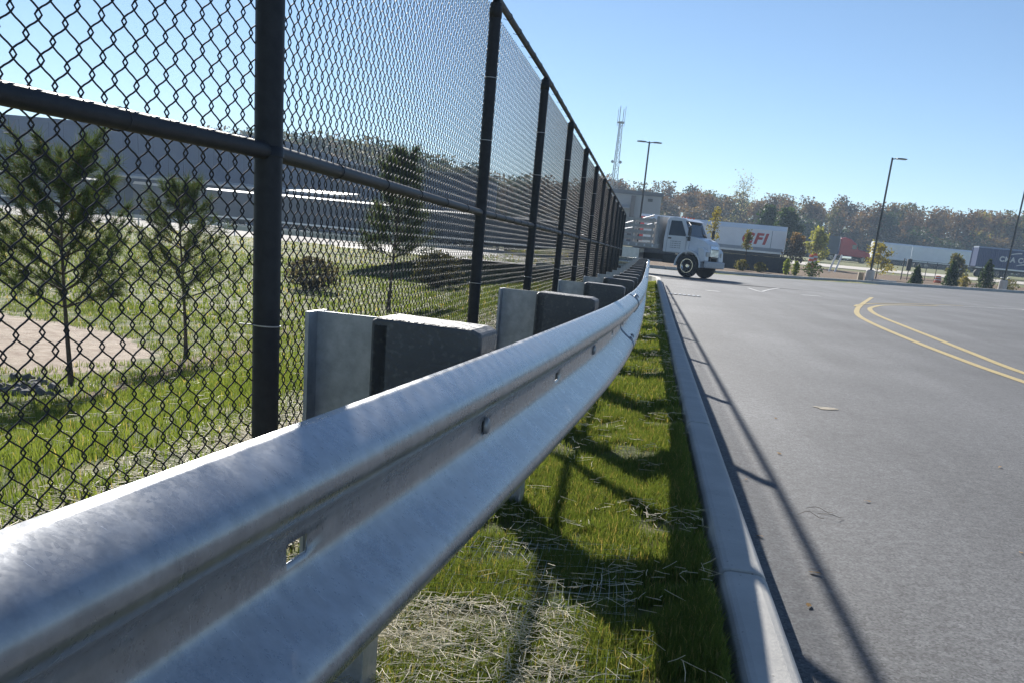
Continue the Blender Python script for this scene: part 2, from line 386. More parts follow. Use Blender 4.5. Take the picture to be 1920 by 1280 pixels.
def gpt(px, py, z):
    d = ray(px, py); k = (z - EYE) / d[2]; return Vector((d[0] * k, d[1] * k, z))
def gland(px, py):
    z = -.5
    for _ in range(60): p = gpt(px, py, z); z = .5 * z + .5 * float(land(p.x, p.y))
    return Vector((p.x, p.y, z))
_t, _n, _f = gland(215, 688), gland(60, 733), gland(30, 595)
PCX, PCY, PRX, PRY = _t.x - 8.2, (_n.y + _f.y) / 2, 8.2, abs(_f.y - _n.y) / 2 * 1.15

def axis(*segs):
    out = []
    for a, b, st in segs: out.append(np.arange(a, b, st))
    return np.unique(np.concatenate(out + [[segs[-1][1]]]))
gx = axis((-1500, -300, 120), (-300, -60, 12), (-60, -16, 2), (-16, -2, .35), (-2, .7, .06), (.7, 4, .6), (4, 60, 3), (60, 300, 15), (300, 1500, 120))
gy = axis((-60, 0, 6), (0, 26, .3), (26, 50, .7), (50, 130, 2), (130, 400, 8), (400, 1600, 75))
GX, GY = np.meshgrid(gx, gy); GZ = land(GX, GY)
rough = (RNG.random(GX.shape) - .5) * np.where((GX < .3) & (GX > -20) & (GY < 40), .018, 0) * sm(.30, .2, GX)
GZ = GZ + rough
V = np.stack([GX, GY, GZ], -1).reshape(-1, 3)
ny, nx = GX.shape; idx = np.arange(ny * nx).reshape(ny, nx)
F = np.stack([idx[:-1, :-1], idx[:-1, 1:], idx[1:, 1:], idx[1:, :-1]], -1).reshape(-1, 4)
col = np.zeros((len(V), 3)); X, Y = V[:, 0], V[:, 1]
wob = .35 * np.sin(X * 1.7 + Y * .9) + .25 * np.sin(Y * 2.3 - X)
pond = ((X - PCX) / PRX) ** 2 + ((Y - PCY) / PRY) ** 2 + .14 * wob
col[:, 0] = sm(1.30, .80, pond)
col[:, 0] = np.maximum(col[:, 0], .55 * sm(.5, .1, np.abs(X + 1.75 + .2 * wob)) * (Y < 40))       # worn strip along the fence
fk_ = far_kerb_y(X); col[:, 1] = np.where((X > -6) & (Y > fk_) & (Y < 130), 1.0, 0.0) * sm(0, 1, Y - fk_)
col[:, 1] = np.maximum(col[:, 1], .8 * sm(.9, .2, np.abs((X + 6.2) + .12 * (Y - 11) + .3 * wob)) * sm(26, 20, Y) * (Y > 6))
col[:, 1] = np.where((X > -6) & (Y >= 130) & (Y < 300), .35, col[:, 1])
col[:, 2] = np.where((X < -9) & (Y > 76) & (Y < 175), 1.0, 0.0)
ground = link('ground', np_mesh('ground', V, F, MAT['ground'], True, col)); props(ground, kind='structure')

# road sheet with curved near-left corner
def sheet(name, xs, ys, zoff, mat, keep=None, parent=None):
    XX, YY = np.meshgrid(xs, ys); ZZ = road_z(XX, YY) + zoff
    V = np.stack([XX, YY, ZZ], -1).reshape(-1, 3); a, b = XX.shape; I = np.arange(a * b).reshape(a, b)
    F = np.stack([I[:-1, :-1], I[:-1, 1:], I[1:, 1:], I[1:, :-1]], -1).reshape(-1, 4)
    if keep is not None:
        c = V[F].mean(1); F = F[keep(c[:, 0], c[:, 1])]
    return link(name, np_mesh(name, V, F, mat, True), parent)
# road as a mapped strip: left edge is the kerb face, far edge the far kerb
def left_edge(y):
    y = np.asarray(y, float)
    e = np.full(y.shape, KX1 - .05)
    t = np.clip((y - 40) / 5.0, 0, 1); e = np.where(y > 40, KX1 - .05 - 5.0 * (1 - np.sqrt(np.clip(1 - t * t, 0, 1))), e)
    return np.where(y >= 45, -13.5, e)
ys_ = axis((-12, 40, 1.0), (40, 44.9, .35), (44.9, 45.1, .1), (45.1, 150, 1.5)); us = np.r_[0, .004, .012, np.linspace(.03, 1, 60)]
YY = np.repeat(ys_[:, None], len(us), 1); L0 = left_edge(ys_)[:, None]; XX = L0 + (95 - L0) * us[None, :] ** 1.6
YY = np.minimum(YY, far_kerb_y(XX) - .02); ZZ = road_z(XX, YY)
V = np.stack([XX, YY, ZZ], -1).reshape(-1, 3); a_, b_ = XX.shape; I = np.arange(a_ * b_).reshape(a_, b_)
F = np.stack([I[:-1, :-1], I[:-1, 1:], I[1:, 1:], I[1:, :-1]], -1).reshape(-1, 4)
vv = V[F]; area = np.linalg.norm(np.cross(vv[:, 2] - vv[:, 0], vv[:, 3] - vv[:, 1]), axis=1); F = F[area > 1e-4]
road = link('road', np_mesh('road', V, F, MAT['asphalt'], True)); props(road, kind='structure')

# ------------------------------------------------------------------ painted markings (on the road)
def catmull(pts, n=10):
    P = [Vector(p) for p in pts]; P = [P[0] * 2 - P[1]] + P + [P[-1] * 2 - P[-2]]; out = []
    for i in range(1, len(P) - 2):
        for k in range(n):
            t = k / n; a, b, c, d = P[i - 1:i + 3]
            out.append(.5 * ((2 * b) + (c - a) * t + (2 * a - 5 * b + 4 * c - d) * t * t + (3 * b - a - 3 * c + d) * t ** 3))
    out.append(P[-2]); return out
def stripe(name, pts, w, mat, zo=.005, n=10):
    P = catmull([(p[0], p[1], 0) for p in pts], n); vs_ = []; fs = []
    for i, p in enumerate(P):
        t = (P[min(i + 1, len(P) - 1)] - P[max(i - 1, 0)]).normalized(); s = Vector((-t.y, t.x, 0)) * (w / 2)
        for q in (p + s, p - s): vs_.append((q.x, q.y, float(road_z(q.x, q.y)) + zo))
    for i in range(len(P) - 1): fs.append((2 * i, 2 * i + 1, 2 * i + 3, 2 * i + 2))
    return link(name, MB().add(vs_, fs).mesh(name, mat), road)
stripe('yellow_line', [(5.45, 4), (5.2, 10), (5.14, 14.6), (5.3, 17.6), (5.5, 20.7), (5.72, 24.4), (6.0, 28.5), (6.45, 31.7), (6.97, 33.7), (7.73, 35.8), (8.9, 37.6), (10.3, 39.3)], .14, MAT['yellow'])
stripe('yellow_line', [(4.85, 3), (4.68, 9), (4.66, 13.3), (4.69, 16.5), (4.78, 19.8), (5.0, 24.1), (5.32, 27.4), (5.95, 30.9), (6.9, 35.2), (7.8, 39), (8.7, 42.8)], .14, MAT['yellow'])
stripe('yellow_line', [(6.2, 32.6), (6.6, 34.2), (7.6, 36.5), (8.8, 38.4), (10.2, 40.1), (11.8, 41.6)], .10, MAT['yellow'], .009)
stripe('white_line', [(10.3, 39.6), (11.3, 40.6), (12.4, 41.5), (13.75, 42.6), (15, 43.6)], .14, MAT['white_paint'])
stripe('white_line', [(14.1, 42.4), (15.2, 43.0), (16.4, 43.5)], .35, MAT['white_paint'], .009)
stripe('arrow_stroke', [(3.88, 42.0), (3.95, 40.2), (4.05, 38.6)], .12, MAT['white_paint'])
stripe('arrow_stroke', [(4.05, 38.6), (4.6, 41.5), (5.4, 45.0)], .12, MAT['white_paint'], .009)
stripe('white_dash', [(1.9, 35.0), (2.35, 35.1)], .5, MAT['white_paint'])
stripe('white_dash', [(5.5, 39.0), (6.2, 39.2)], .4, MAT['white_paint'])
pm_ = pmat('pale_spill', (.40, .34, .24), (.16, .15, .13), 26, .8)
_pp = [(1.56 + (.085 + .022 * math.sin(3 * t) + .015 * math.sin(5 * t + 1)) * math.cos(t), 8.62 + (.10 + .03 * math.sin(2 * t + 1)) * math.sin(t), .005) for t in np.linspace(0, 2 * math.pi, 22, endpoint=False)]
link('pale_patch', MB().add(_pp, [tuple(range(22))]).mesh('pale_patch', pm_), road)

# ------------------------------------------------------------------ near kerb, section by section
kerb = empty('kerb'); props(kerb, kind='structure')
KP = [(KX0, -.12), (KX0, .13), (KX0 + .012, .149), (KX0 + .03, .153), (KX1 - .04, .151), (KX1 - .02, .146), (KX1 - .006, .132), (KX1, .11), (KX1 + .012, 0.0), (KX1 + .012, -.12)]
joints = [-2.95, .08, 3.10, 6.1, 9.12, 12.2, 15.2, 18.2, 21.3, 24.3, 27.4, 30.4, 33.4, 36.5, 39.5]
kerb_mesh = None
for a, b in zip(joints[:-1], joints[1:]):
    me = MB().prism(KP, .015, b - a - .015).mesh('kerb_section', MAT['concrete'])
    o = link('kerb_section', me, kerb, (0, a, float(road_z(0, a))))
    o.rotation_euler = (float(road_z(0, b) - road_z(0, a)) / (b - a), 0, 0)
    o.modifiers.new('bevel', 'BEVEL').width = .004
core = MB().prism([(KX0 + .02, -.15), (KX0 + .02, .06), (KX1 - .025, .06), (KX1 - .02, -.15)], -3, 39.5).mesh('kerb_footing', pmat('dark_joint', (.03, .028, .025), None, 10, .95))
link('kerb_footing', core, kerb)
mb = MB(); prev = None; arc = []
for i in range(13):
    t = i / 12 * math.pi / 2; arc.append((-4.665 + 5.0 * math.cos(t), 39.52 + 5.0 * math.sin(t), math.cos(t), math.sin(t)))
vs_ = []; fs = []; n = len(KP)
for (x, y, nx_, ny_) in arc:
    for px, pz in KP: d = px - KX0; vs_.append((x + nx_ * d, y + ny_ * d, pz + float(road_z(x, y))))
for i in range(len(arc) - 1):
    for k in range(n - 1): fs.append((i * n + k, i * n + k + 1, (i + 1) * n + k + 1, (i + 1) * n + k))
link('kerb_section', MB().add(vs_, fs).mesh('kerb_section', MAT['concrete']), kerb)

# far kerb
fkerb = empty('far_kerb'); props(fkerb, kind='structure')
xs = np.arange(-26, 64.1, 3.0)
for x0, x1 in zip(xs[:-1], xs[1:]):
    y0, y1 = float(far_kerb_y(x0)), float(far_kerb_y(x1)); z0, z1 = float(road_z(x0, y0)), float(road_z(x1, y1))
    L = math.hypot(x1 - x0, y1 - y0); a = math.atan2(y1 - y0, x1 - x0)
    o = link('kerb_section', MB().prism([(.02, -.1), (.02, .18), (L - .02, .18 + z1 - z0), (L - .02, -.1 + z1 - z0)], 0, .30).mesh('kerb_section', MAT['concrete']), fkerb, (x0, y0, z0), (0, 0, a))

# ------------------------------------------------------------------ guardrail
_ry = [-3, -1, .2, 1.1, 2.05, 3.0, 3.92, 4.93, 6.5, 8, 10, 14, 38]; _rx = [-.64, -.50, -.437, -.36, -.288, -.225, -.169, -.128, -.098, -.086, -.078, -.075, -.075]
_yy = np.arange(-3, 38.01, .05); _xx = np.interp(_yy, _ry, _rx)
for _ in range(6): _xx[1:-1] = np.convolve(np.pad(_xx, 8, mode='edge'), np.ones(9) / 9, 'same')[8:-8][1:-1]
def rail_x(y): return float(np.interp(y, _yy, _xx))
def rail_z(y): return .695 - .06 * float(sm(3, 14, y)) + .8 * float(road_z(0, y))
RP_half = [(0.0, .011), (.001, .020), (.007, .031), (.022, .046), (.044, .063), (.062, .076), (.0745, .087), (.0805, .096), (.083, .106), (.081, .1165), (.075, .126), (.063, .136), (.046, .146), (.034, .152), (.025, .156)]
RP = [(x, -z) for x, z in reversed(RP_half)] + RP_half
POST_Y = [2.05 + 1.905 * k for k in range(-1, 18)]
SLOT_Y = sorted(POST_Y + [y + .9525 for y in POST_Y])
guard = empty('guardrail', (0, 0, 0), 0, 'galvanised steel guardrail with dark blockouts running along the grass strip', 'guardrail')
def rail_section(y0, y1, dx):
    st = set(np.round(np.arange(y0, y1 + .001, .10 if y0 < 14 else .3), 4)) | {y1}
    gaps = []
    for s in SLOT_Y:
        if y0 + .05 < s < y1 - .05:
            for d in (-.030, -.026, .026, .030): st.add(round(s + d, 4))
            st = {q for q in st if not (s - .0299 < q < s + .0299 and abs(abs(q - s) - .026) > .001)}
            gaps.append((s - .0305, s + .0305))
    st = sorted(st); n = len(RP); vs_ = []; fs = []
    for y in st:
        t = (rail_x(y + .02) - rail_x(y - .02)) / .04; L = math.hypot(1, t); nx_, ny_ = 1 / L, -t / L
        for px, pz in RP: vs_.append((rail_x(y) + nx_ * (px + dx), y + ny_ * (px + dx), rail_z(y) + pz))
    c = len(RP_half) - 1
    for i in range(len(st) - 1):
        m = (st[i] + st[i + 1]) / 2; hole = any(a < m < b for a, b in gaps)
        for k in range(n - 1):
            if hole and k == c: continue
            fs.append((i * n + k, i * n + k + 1, (i + 1) * n + k + 1, (i + 1) * n + k))
    o = MB().add(vs_, fs).build('rail', MAT['galv'], guard, smooth=True, angle=50)
    sl = o.modifiers.new('solidify', 'SOLIDIFY'); sl.thickness = .0028; sl.offset = 0
    return o
joins = [-1.78, 5.84, 13.46, 21.08, 28.70, 36.4]
for i, (a, b) in enumerate(zip(joins[:-1], joins[1:])):
    rail_section(a - (.17 if i else 0), b + .17, .0035 * (i % 2))
# returning end
vs_ = []; fs = []; n = len(RP); ex, ey, ez = rail_x(36.3), 36.3, rail_z(36.3)
for i in range(11):
    t = i / 10 * R(80); cx = ex - 3.5
    for px, pz in RP: vs_.append((cx + (3.5 + px) * math.cos(t), ey + (3.5 + px) * math.sin(t), ez + pz))
for i in range(10):
    for k in range(n - 1): fs.append((i * n + k, i * n + k + 1, (i + 1) * n + k + 1, (i + 1) * n + k))
o = MB().add(vs_, fs).build('rail', MAT['galv'], guard, smooth=True, angle=50); sl = o.modifiers.new('solidify', 'SOLIDIFY'); sl.thickness = .0028; sl.offset = 0
BD = .212
bb = MB()
bb.prism([(-.008, -.178), (-.008, .180), (.004, .186), (BD - .02, .182), (BD, .174), (BD, -.182), (.0, -.182)], -.074, .074)
bb.box(-.008, .03, -.074, -.053, -.176, .178).box(-.008, .03, .053, .074, -.176, .178)
block_me = bb.mesh('blockout', MAT['block'])
bolt_me = MB().lathe([(.0001, .0075), (.008, .007), (.013, .0055), (.0165, .003), (.017, .0), (.017, -.004)], 18, Matrix.Rotation(R(90), 4, 'Y'), True).mesh('bolt', MAT['galv_bolt'], True)
small_bolt_me = MB().lathe([(.0001, .010), (.007, .0095), (.012, .006), (.0135, 0), (.0135, -.004)], 14, Matrix.Rotation(R(90), 4, 'Y'), True).mesh('bolt', MAT['galv_bolt'], True)
for k, y in enumerate(POST_Y):
    x = rail_x(y); z = rail_z(y); a = math.atan2(-(rail_x(y + .1) - rail_x(y - .1)), .2)
    T = Matrix.Translation((x, y, z)) @ Matrix.Rotation(a, 4, 'Z')
    def put(nm, me, off):
        o = link(nm, me, guard); o.matrix_local = T @ Matrix.Translation(off); return o
    p = link('post', MB().box(-.145, -.005, -.0035, .0035, -.95, .188).box(-.152, -.1445, -.050, .050, -.95, .188).box(-.0055, 0, -.050, .050, -.95, .1875).mesh('post', MAT['galv_post']) if k == 0 else post_mesh, guard)
    if k == 0: post_mesh = p.data
    p.matrix_local = T @ Matrix.Translation((-BD - .004, 0, 0))
    b = put('blockout', block_me, (-BD - .003, 0, .006)); bv = b.modifiers.new('bevel', 'BEVEL'); bv.width = .006; bv.segments = 2; bv.limit_method = 'ANGLE'
    b.scale = (1, 1, 1.0 + .012 * math.sin(k * 2.1))
    put('bolt', bolt_me, (.004, 0, 0))
for y in joins[1:-1]:
    for dy in (-.11, .11):
        for xo, zo in ((.060, .075), (.060, -.075), (.058, .138), (.058, -.138)):
            a = math.atan2(-(rail_x(y + .1) - rail_x(y - .1)), .2)
            o = link('bolt', small_bolt_me, guard); tilt = -.9 if zo in (.075, -.138) else .9
            o.matrix_local = Matrix.Translation((rail_x(y + dy), y + dy, rail_z(y))) @ Matrix.Rotation(a, 4, 'Z') @ Matrix.Translation((xo + .004, 0, zo)) @ Matrix.Rotation(R(45) * (1 if zo in (.075, -.138) else -1), 4, 'Y')

# ------------------------------------------------------------------ chain-link fence
FX = -1.09; FTOP = 2.44; FMID = 1.22
fence = empty('chain_link_fence', (FX, 0, 0), 0, 'tall black chain-link fence behind the guardrail, seen along its length', 'fence')
FP = [-.95, 2.79, 6.95] + [9.8 + 3.05 * k for k in range(11)]
FOFF = dict(zip(FP, [-.54, .072, -.025]))        # sideways offset of the first posts
def fgz(y): return -.002 * y
PR = .0366
pm = MB().tube([(0, 0, -.3), (0, 0, FTOP - .02)], PR, 20).mesh('post', MAT['black_vinyl'], True); auto_smooth(pm, 40)
cm = MB().lathe([(PR + .003, -.05), (PR + .003, .0), (PR, .012), (.028, .028), (.024, .045), (.012, .056), (.0005, .058)], 20).mesh('post_cap', MAT['black_vinyl'], True)
band = MB().lathe([(PR + .0035, -.012), (PR + .0035, .012), (PR, .0125), (PR, -.0125), (PR + .0035, -.012)], 20, None, False).mesh('brace_band', MAT['black_vinyl'], True)
for y in FP:
    if y < 0: continue
    x = FOFF.get(y, 0)
    link('post', pm, fence, (x, y, fgz(y))); link('post_cap', cm, fence, (x, y, fgz(y) + FTOP - .05))
    link('brace_band', band, fence, (x, y, fgz(y) + FMID))
RR = .0212
for a, b in zip(FP[:-1], FP[1:]):
    g0, g1 = fgz(a), fgz(b); xa, xb = FOFF.get(a, 0), FOFF.get(b, 0)
    MB().tube([(xa, a + PR * .8, g0 + FMID), (xb, b - PR * .8, g1 + FMID)], RR, 16).build('middle_rail', MAT['black_vinyl'], fence, smooth=True)
    MB().tube([(xa, a, g0 + FTOP + .012), (xb, b, g1 + FTOP + .012)], RR, 16).build('top_rail', MAT['black_vinyl'], fence, smooth=True)
    for z in (FMID, FTOP + .012):
        for k in range(1, 6):
            y = a + (b - a) * k / 6 + .05 * math.sin(7 * k + a); xo = xa + (xb - xa) * (y - a) / (b - a)
            if y < .5 or y > 22: continue
            z_ = z + fgz(y); P = [(xo - .034, y - .004, z_ - .02)]
            P += [(xo - .006 + (RR + .006) * math.cos(t) * 1.15, y + .006 * t / 3, z_ + (RR + .002) * math.sin(t)) for t in np.linspace(-2.4, 2.4, 11)]
            P += [(xo - .036, y + .01, z_ + .018)]
            MB().tube(P, .0018, 5).build('tie_wire', MAT['black_vinyl'], fence, smooth=True)
for y in FP[1:7]:
    for z in (.42, .80, 1.62, 2.02):
        z_ = z + fgz(y) + .03 * math.sin(y * 9 + z * 5); xo = FOFF.get(y, 0)
        P = [(xo - .052, y + PR + .028, z_)] + [(xo + PR * 1.06 * math.cos(t), y + PR * 1.06 * math.sin(t), z_) for t in np.linspace(R(150), R(-150), 15)] + [(xo - .052, y - PR - .028, z_ + .004)]
        MB().tube(P, .0019, 5).build('tie_wire', MAT['alu'], fence, smooth=True)
PITCHM = .0765; SP = .0362; WR = .00195
def chain_mesh(npick, z0, z1):
    K = 10; nper = int((z1 - z0) / PITCHM); nn = nper * K + 1
    i = np.arange(nn); ph = i / K                       # in periods
    fr = ph % 1.0; tri = np.where(fr < .5, -1 + 4 * fr, 3 - 4 * fr); sn = -np.cos(2 * np.pi * fr)
    A = SP / 2 + .0052; w = A * (.70 * tri + .30 * sn)
    # smooth bend overshoot
    z = z0 + ph * PITCHM + .0012 * np.sin(4 * np.pi * fr)
    dep = .0026 * sn
    allV = []; allF = []
    base_off = 0
    rng = np.random.default_rng(3)
    for k in range(npick):
        jit = rng.normal(0, .0009, 2)
        c = np.stack([np.full(nn, 0.0) + dep, SP * (k + .5) + w * (1 if k % 2 == 0 else -1) + jit[0], z + jit[1]], 1)
        if k % 2: c[:, 0] = -dep
        t = np.gradient(c, axis=0); t /= np.linalg.norm(t, axis=1)[:, None]
        a = np.cross(t, np.array([1.0, 0, 0])); a /= np.linalg.norm(a, axis=1)[:, None]; b = np.cross(a, t)
        ring = [c + WR * (a * math.cos(q) + b * math.sin(q)) for q in (R(45), R(135), R(225), R(315))]
        Vk = np.stack(ring, 1).reshape(-1, 3)
        I = (np.arange(nn - 1) * 4)[:, None]; q = np.arange(4)[None, :]; q2 = (q + 1) % 4
        Fk = np.stack([I + q, I + q2, I + 4 + q2, I + 4 + q], -1).reshape(-1, 4)
        allV.append(Vk); allF.append(Fk + base_off); base_off += len(Vk)
    return np_mesh('chain_link_mesh', np.concatenate(allV), np.concatenate(allF), MAT['black_vinyl'], True)
cache = {}
for a, b in zip(FP[:-1], FP[1:]):
    xa, xb = FOFF.get(a, 0), FOFF.get(b, 0); L = math.hypot(xb - xa, b - a); npk = int(round(L / SP))
    if npk not in cache: cache[npk] = chain_mesh(npk, .03, FTOP + .03)
    o = link('mesh_panel', cache[npk], fence, (xa - .030, a, fgz((a + b) / 2)), (0, 0, math.atan2(-(xb - xa), b - a))); o.scale = (1, L / (npk * SP), 1); props(o, kind='stuff')
# bottom tension wire
MB().tube([(-.03 + FOFF.get(y, 0), y, .045 + fgz(y)) for y in FP[:4]] + [(-.03, 20, .045 + fgz(20)), (-.03, FP[-1], .045 + fgz(FP[-1]))], .0023, 5).build('tension_wire', MAT['black_vinyl'], fence)

# ------------------------------------------------------------------ grass, straw, netting
def vnoise(x, y, s, seed=0):
    r = np.random.default_rng(seed); g = r.random((64, 64)); u = (x * s) % 64; v = (y * s) % 64
    i = u.astype(int); j = v.astype(int); fu = u - i; fv = v - j; fu = fu * fu * (3 - 2 * fu); fv = fv * fv * (3 - 2 * fv)
    i1 = (i + 1) % 64; j1 = (j + 1) % 64
    return (g[i, j] * (1 - fu) + g[i1, j] * fu) * (1 - fv) + (g[i, j1] * (1 - fu) + g[i1, j1] * fu) * fv

def blades(x, y, z, h, w, col, rng, lean=.45):
    n = len(x); th = rng.random(n) * 2 * np.pi; ld = rng.random(n) * 2 * np.pi; la = np.abs(rng.normal(0, lean, n)) * h
    wx, wy = np.cos(th) * w / 2, np.sin(th) * w / 2; lx, ly = np.cos(ld) * la, np.sin(ld) * la
    b = np.stack([x, y, z], 1); V = np.zeros((n, 5, 3))
    V[:, 0] = b + np.stack([wx, wy, -.01 + 0 * x], 1); V[:, 1] = b - np.stack([wx, wy, .01 + 0 * x], 1)
    m = b + np.stack([lx * .3, ly * .3, h * .58], 1)
    V[:, 2] = m + np.stack([wx * .75, wy * .75, 0 * x], 1); V[:, 3] = m - np.stack([wx * .75, wy * .75, 0 * x], 1)
    V[:, 4] = b + np.stack([lx, ly, h * np.sqrt(np.maximum(.15, 1 - (la / h) ** 2 * .6))], 1)
    I = (np.arange(n) * 5)[:, None]
    F = np.concatenate([I + np.array([[0, 1, 3]]), I + np.array([[0, 3, 2]]), I + np.array([[2, 3, 4]])], 0)
    return V.reshape(-1, 3), F, np.repeat(col, 5, 0)

def strew(n, x0, x1, y0, y1, rng): return rng.uniform(x0, x1, n), rng.uniform(y0, y1, n)
def gcol(n, rng, dry=.12):
    a = np.array([.085, .132, .034]); b = np.array([.180, .218, .068]); t = rng.random(n)[:, None]; c = a * (1 - t) + b * t
    d = rng.random(n) < dry; c[d] = np.array([.40, .33, .16]) * (.7 + .5 * rng.random((d.sum(), 1))); return c

def grass_patch(specs, name, label):
    rng = np.random.default_rng(5); VV = []; FF = []; CC = []; off = 0
    for (n, x0, x1, y0, y1, h, w, dry, fn) in specs:
        x, y = strew(n, x0, x1, y0, y1, rng)
        d = .62 * vnoise(x, y, 3.1, 1) + .38 * vnoise(x, y, 9.0, 2)
        keep = rng.random(n) < np.clip((d - .28) * 4.2, .06, 1)
        if fn is not None: keep &= fn(x, y)
        x, y, d = x[keep], y[keep], d[keep]; z = land(x, y)
        hh = h * (.45 + .75 * rng.random(len(x))) * (.65 + .6 * d)
        v, f, c = blades(x, y, z, hh, w * (.7 + .6 * rng.random(len(x))), gcol(len(x), rng, dry), rng)
        VV.append(v); FF.append(f + off); CC.append(c); off += len(v)
    o = link(name, np_mesh(name, np.concatenate(VV), np.concatenate(FF), MAT['grass'], False, np.concatenate(CC))); props(o, label, 'grass', kind='stuff'); return o
notstraw = lambda x, y: ~((x < -.06) & (y > 1.9) & (y < 2.75) & (RNG.random(len(x)) < .45))
grass_patch([(100000, -.55, .335, 1.3, 3.2, .052, .0024, .08, notstraw), (95000, -.62, .335, 3.2, 6.5, .050, .0032, .08, None), (48000, -.9, .335, 6.5, 13, .06, .005, .1, None), (34000, -1.0, .335, 13, 39, .07, .010, .1, None),
             ], 'verge_grass', 'short bright green grass on the verge between guardrail and kerb')
inpond = lambda x, y: (((x - PCX) / PRX) ** 2 + ((y - PCY) / PRY) ** 2 > 1.0 + .25 * (vnoise(x, y, 1.3, 6) - .5)) & ~((np.abs(x + 1.75) < .45) & (RNG.random(len(x)) < .75))
grass_patch([(70000, -6.5, -.95, 1.5, 11, .075, .008, .03, inpond), (75000, -14, -.95, 9, 24, .085, .013, .04, inpond), (60000, -30, -1.2, 22, 52, .11, .035, .06, inpond), (16000, -70, -3, 50, 76, .14, .06, .25, inpond)],
            'bank_grass', 'green grass covering the bank beyond the chain-link fence')

def strands(n, x0, x1, y0, y1, L, r, rng, dens=None, zoff=.012):
    x, y = strew(n, x0, x1, y0, y1, rng)
    if dens is not None: k = dens(x, y); x, y = x[k], y[k]
    n = len(x); a = rng.random(n) * np.pi; l = L * (.35 + .9 * rng.random(n)); el = rng.normal(0, .18, n)
    d = np.stack([np.cos(a), np.sin(a), el], 1); c = np.stack([x, y, land(x, y) + zoff + .03 * rng.random(n)], 1)
    s = np.stack([-np.sin(a), np.cos(a), 0 * a], 1) * r; up = np.zeros((n, 3)); up[:, 2] = r
    bow = np.stack([-np.sin(a), np.cos(a), .3 + 0 * a], 1) * (l * rng.normal(0, .035, n))[:, None]
    V = np.zeros((n, 9, 3))
    for i, (t, b) in enumerate(((-.5, 0), (0, 1), (.5, 0))):
        p = c + d * (l * t)[:, None] + bow * b
        V[:, i * 3] = p + s; V[:, i * 3 + 1] = p - s; V[:, i * 3 + 2] = p + up
    I = (np.arange(n) * 9)[:, None]; q = []
    for i in (0, 3):
        for k in range(3):
            k2 = (k + 1) % 3; q.append(I + np.array([[i + k, i + k2, i + 3 + k2, i + 3 + k]]))
    return V.reshape(-1, 3), np.concatenate(q, 0)
rng = np.random.default_rng(9); VV = []; FF = []; off = 0
pat = lambda x, y: (1 - (.62 * vnoise(x, y, 3.1, 1) + .38 * vnoise(x, y, 9.0, 2))) > .50
box1 = lambda x, y: rng.random(len(x)) < .9
pat2 = lambda x, y: (1 - (.62 * vnoise(x, y, 3.1, 1) + .38 * vnoise(x, y, 9.0, 2))) > .58
for spec in ((1500, -.60, -.04, 1.9, 2.7, .07, .0010, box1, .025), (1500, -.6, .33, 1.5, 5, .065, .0009, pat2, .04), (1300, -.7, .33, 5, 12, .07, .0014, pat2, .05), (800, -.7, .33, 12, 30, .16, .004, pat, .04),
             (7000, -2.5, -.75, 1.5, 9, .12, .0018, None, .015), (6000, -3, -.75, 9, 30, .16, .004, None, .02), (2200, -14, -3, 3, 24, .14, .003, pat, .03), (1200, -26, -3, 24, 60, .3, .008, pat, .03)):
    n, x0, x1, y0, y1, L, r, dn, zo = spec; v, f = strands(n, x0, x1, y0, y1, L, r, rng, dn, zo); VV.append(v); FF.append(f + off); off += len(v)
o = link('straw', np_mesh('straw', np.concatenate(VV), np.concatenate(FF), MAT['straw'])); props(o, 'loose pale straw mulch strewn through the grass', 'straw', kind='stuff')
# erosion netting strands over the straw
mb = MB()
for i in range(44):
    y = 1.5 + i * .045; mb.tube([(x, y + .008 * math.sin(x * 9 + i), float(land(x, y)) + .026 + .008 * math.sin(x * 14 + i * 2)) for x in np.linspace(-.6, .08, 9)], .0008, 3, False)
for i in range(26):
    x = -.6 + i * .026; mb.tube([(x + .006 * math.sin(y * 8 + i), y, float(land(x, y)) + .027 + .008 * math.sin(y * 12 + i)) for y in np.linspace(1.5, 3.4, 20)], .0007, 3, False)
o = mb.build('netting', MAT['net']); props(o, 'white erosion control netting lying in the grass by the near guardrail post', 'netting', kind='stuff')
# twigs, leaves on the road
mb = MB()
for i, (x, y) in enumerate(((.80, 4.62), (.86, 4.75), (.9, 4.66))):
    mb.tube([(x + .07 * t, y + .03 * math.sin(3 * t + i), .008 + .015 * math.sin(2.2 * t) ** 2) for t in np.linspace(0, 1.6, 7)], .0012, 5)
o = mb.build('twig', MAT['twig']); props(o, 'small bundle of dry twigs on the asphalt by the kerb', 'twig')
lf = leafmat('dry_leaf', .3)
lme = np_mesh('leaf', np.array([[-.03, 0, 0], [-.012, .014, .004], [.02, .010, .006], [.034, 0, .004], [.018, -.012, .0], [-.014, -.013, .005]]), np.array([[0, 1, 5], [1, 2, 5], [2, 4, 5], [2, 3, 4]]), lf, True, np.tile([.36, .22, .09], (6, 1)))
for i, (x, y) in enumerate(((.62, 2.55), (.66, 3.3), (.585, 4.15), (.63, 5.3), (.9, 6.2), (1.2, 5.1), (1.7, 4.4), (.74, 3.7), (2.3, 6.6), (1.05, 7.7))):
    o = link('fallen_leaf', lme, None, (x, y, float(road_z(x, y)) + .006), (.15 * math.sin(i), .1, i * 1.3)); s = .45 + .4 * ((i * 37) % 10) / 10; o.scale = (s, s, s)
    props(o, 'small dry brown leaf lying on the asphalt near the kerb', 'leaf', 'dry leaves scattered on the asphalt')

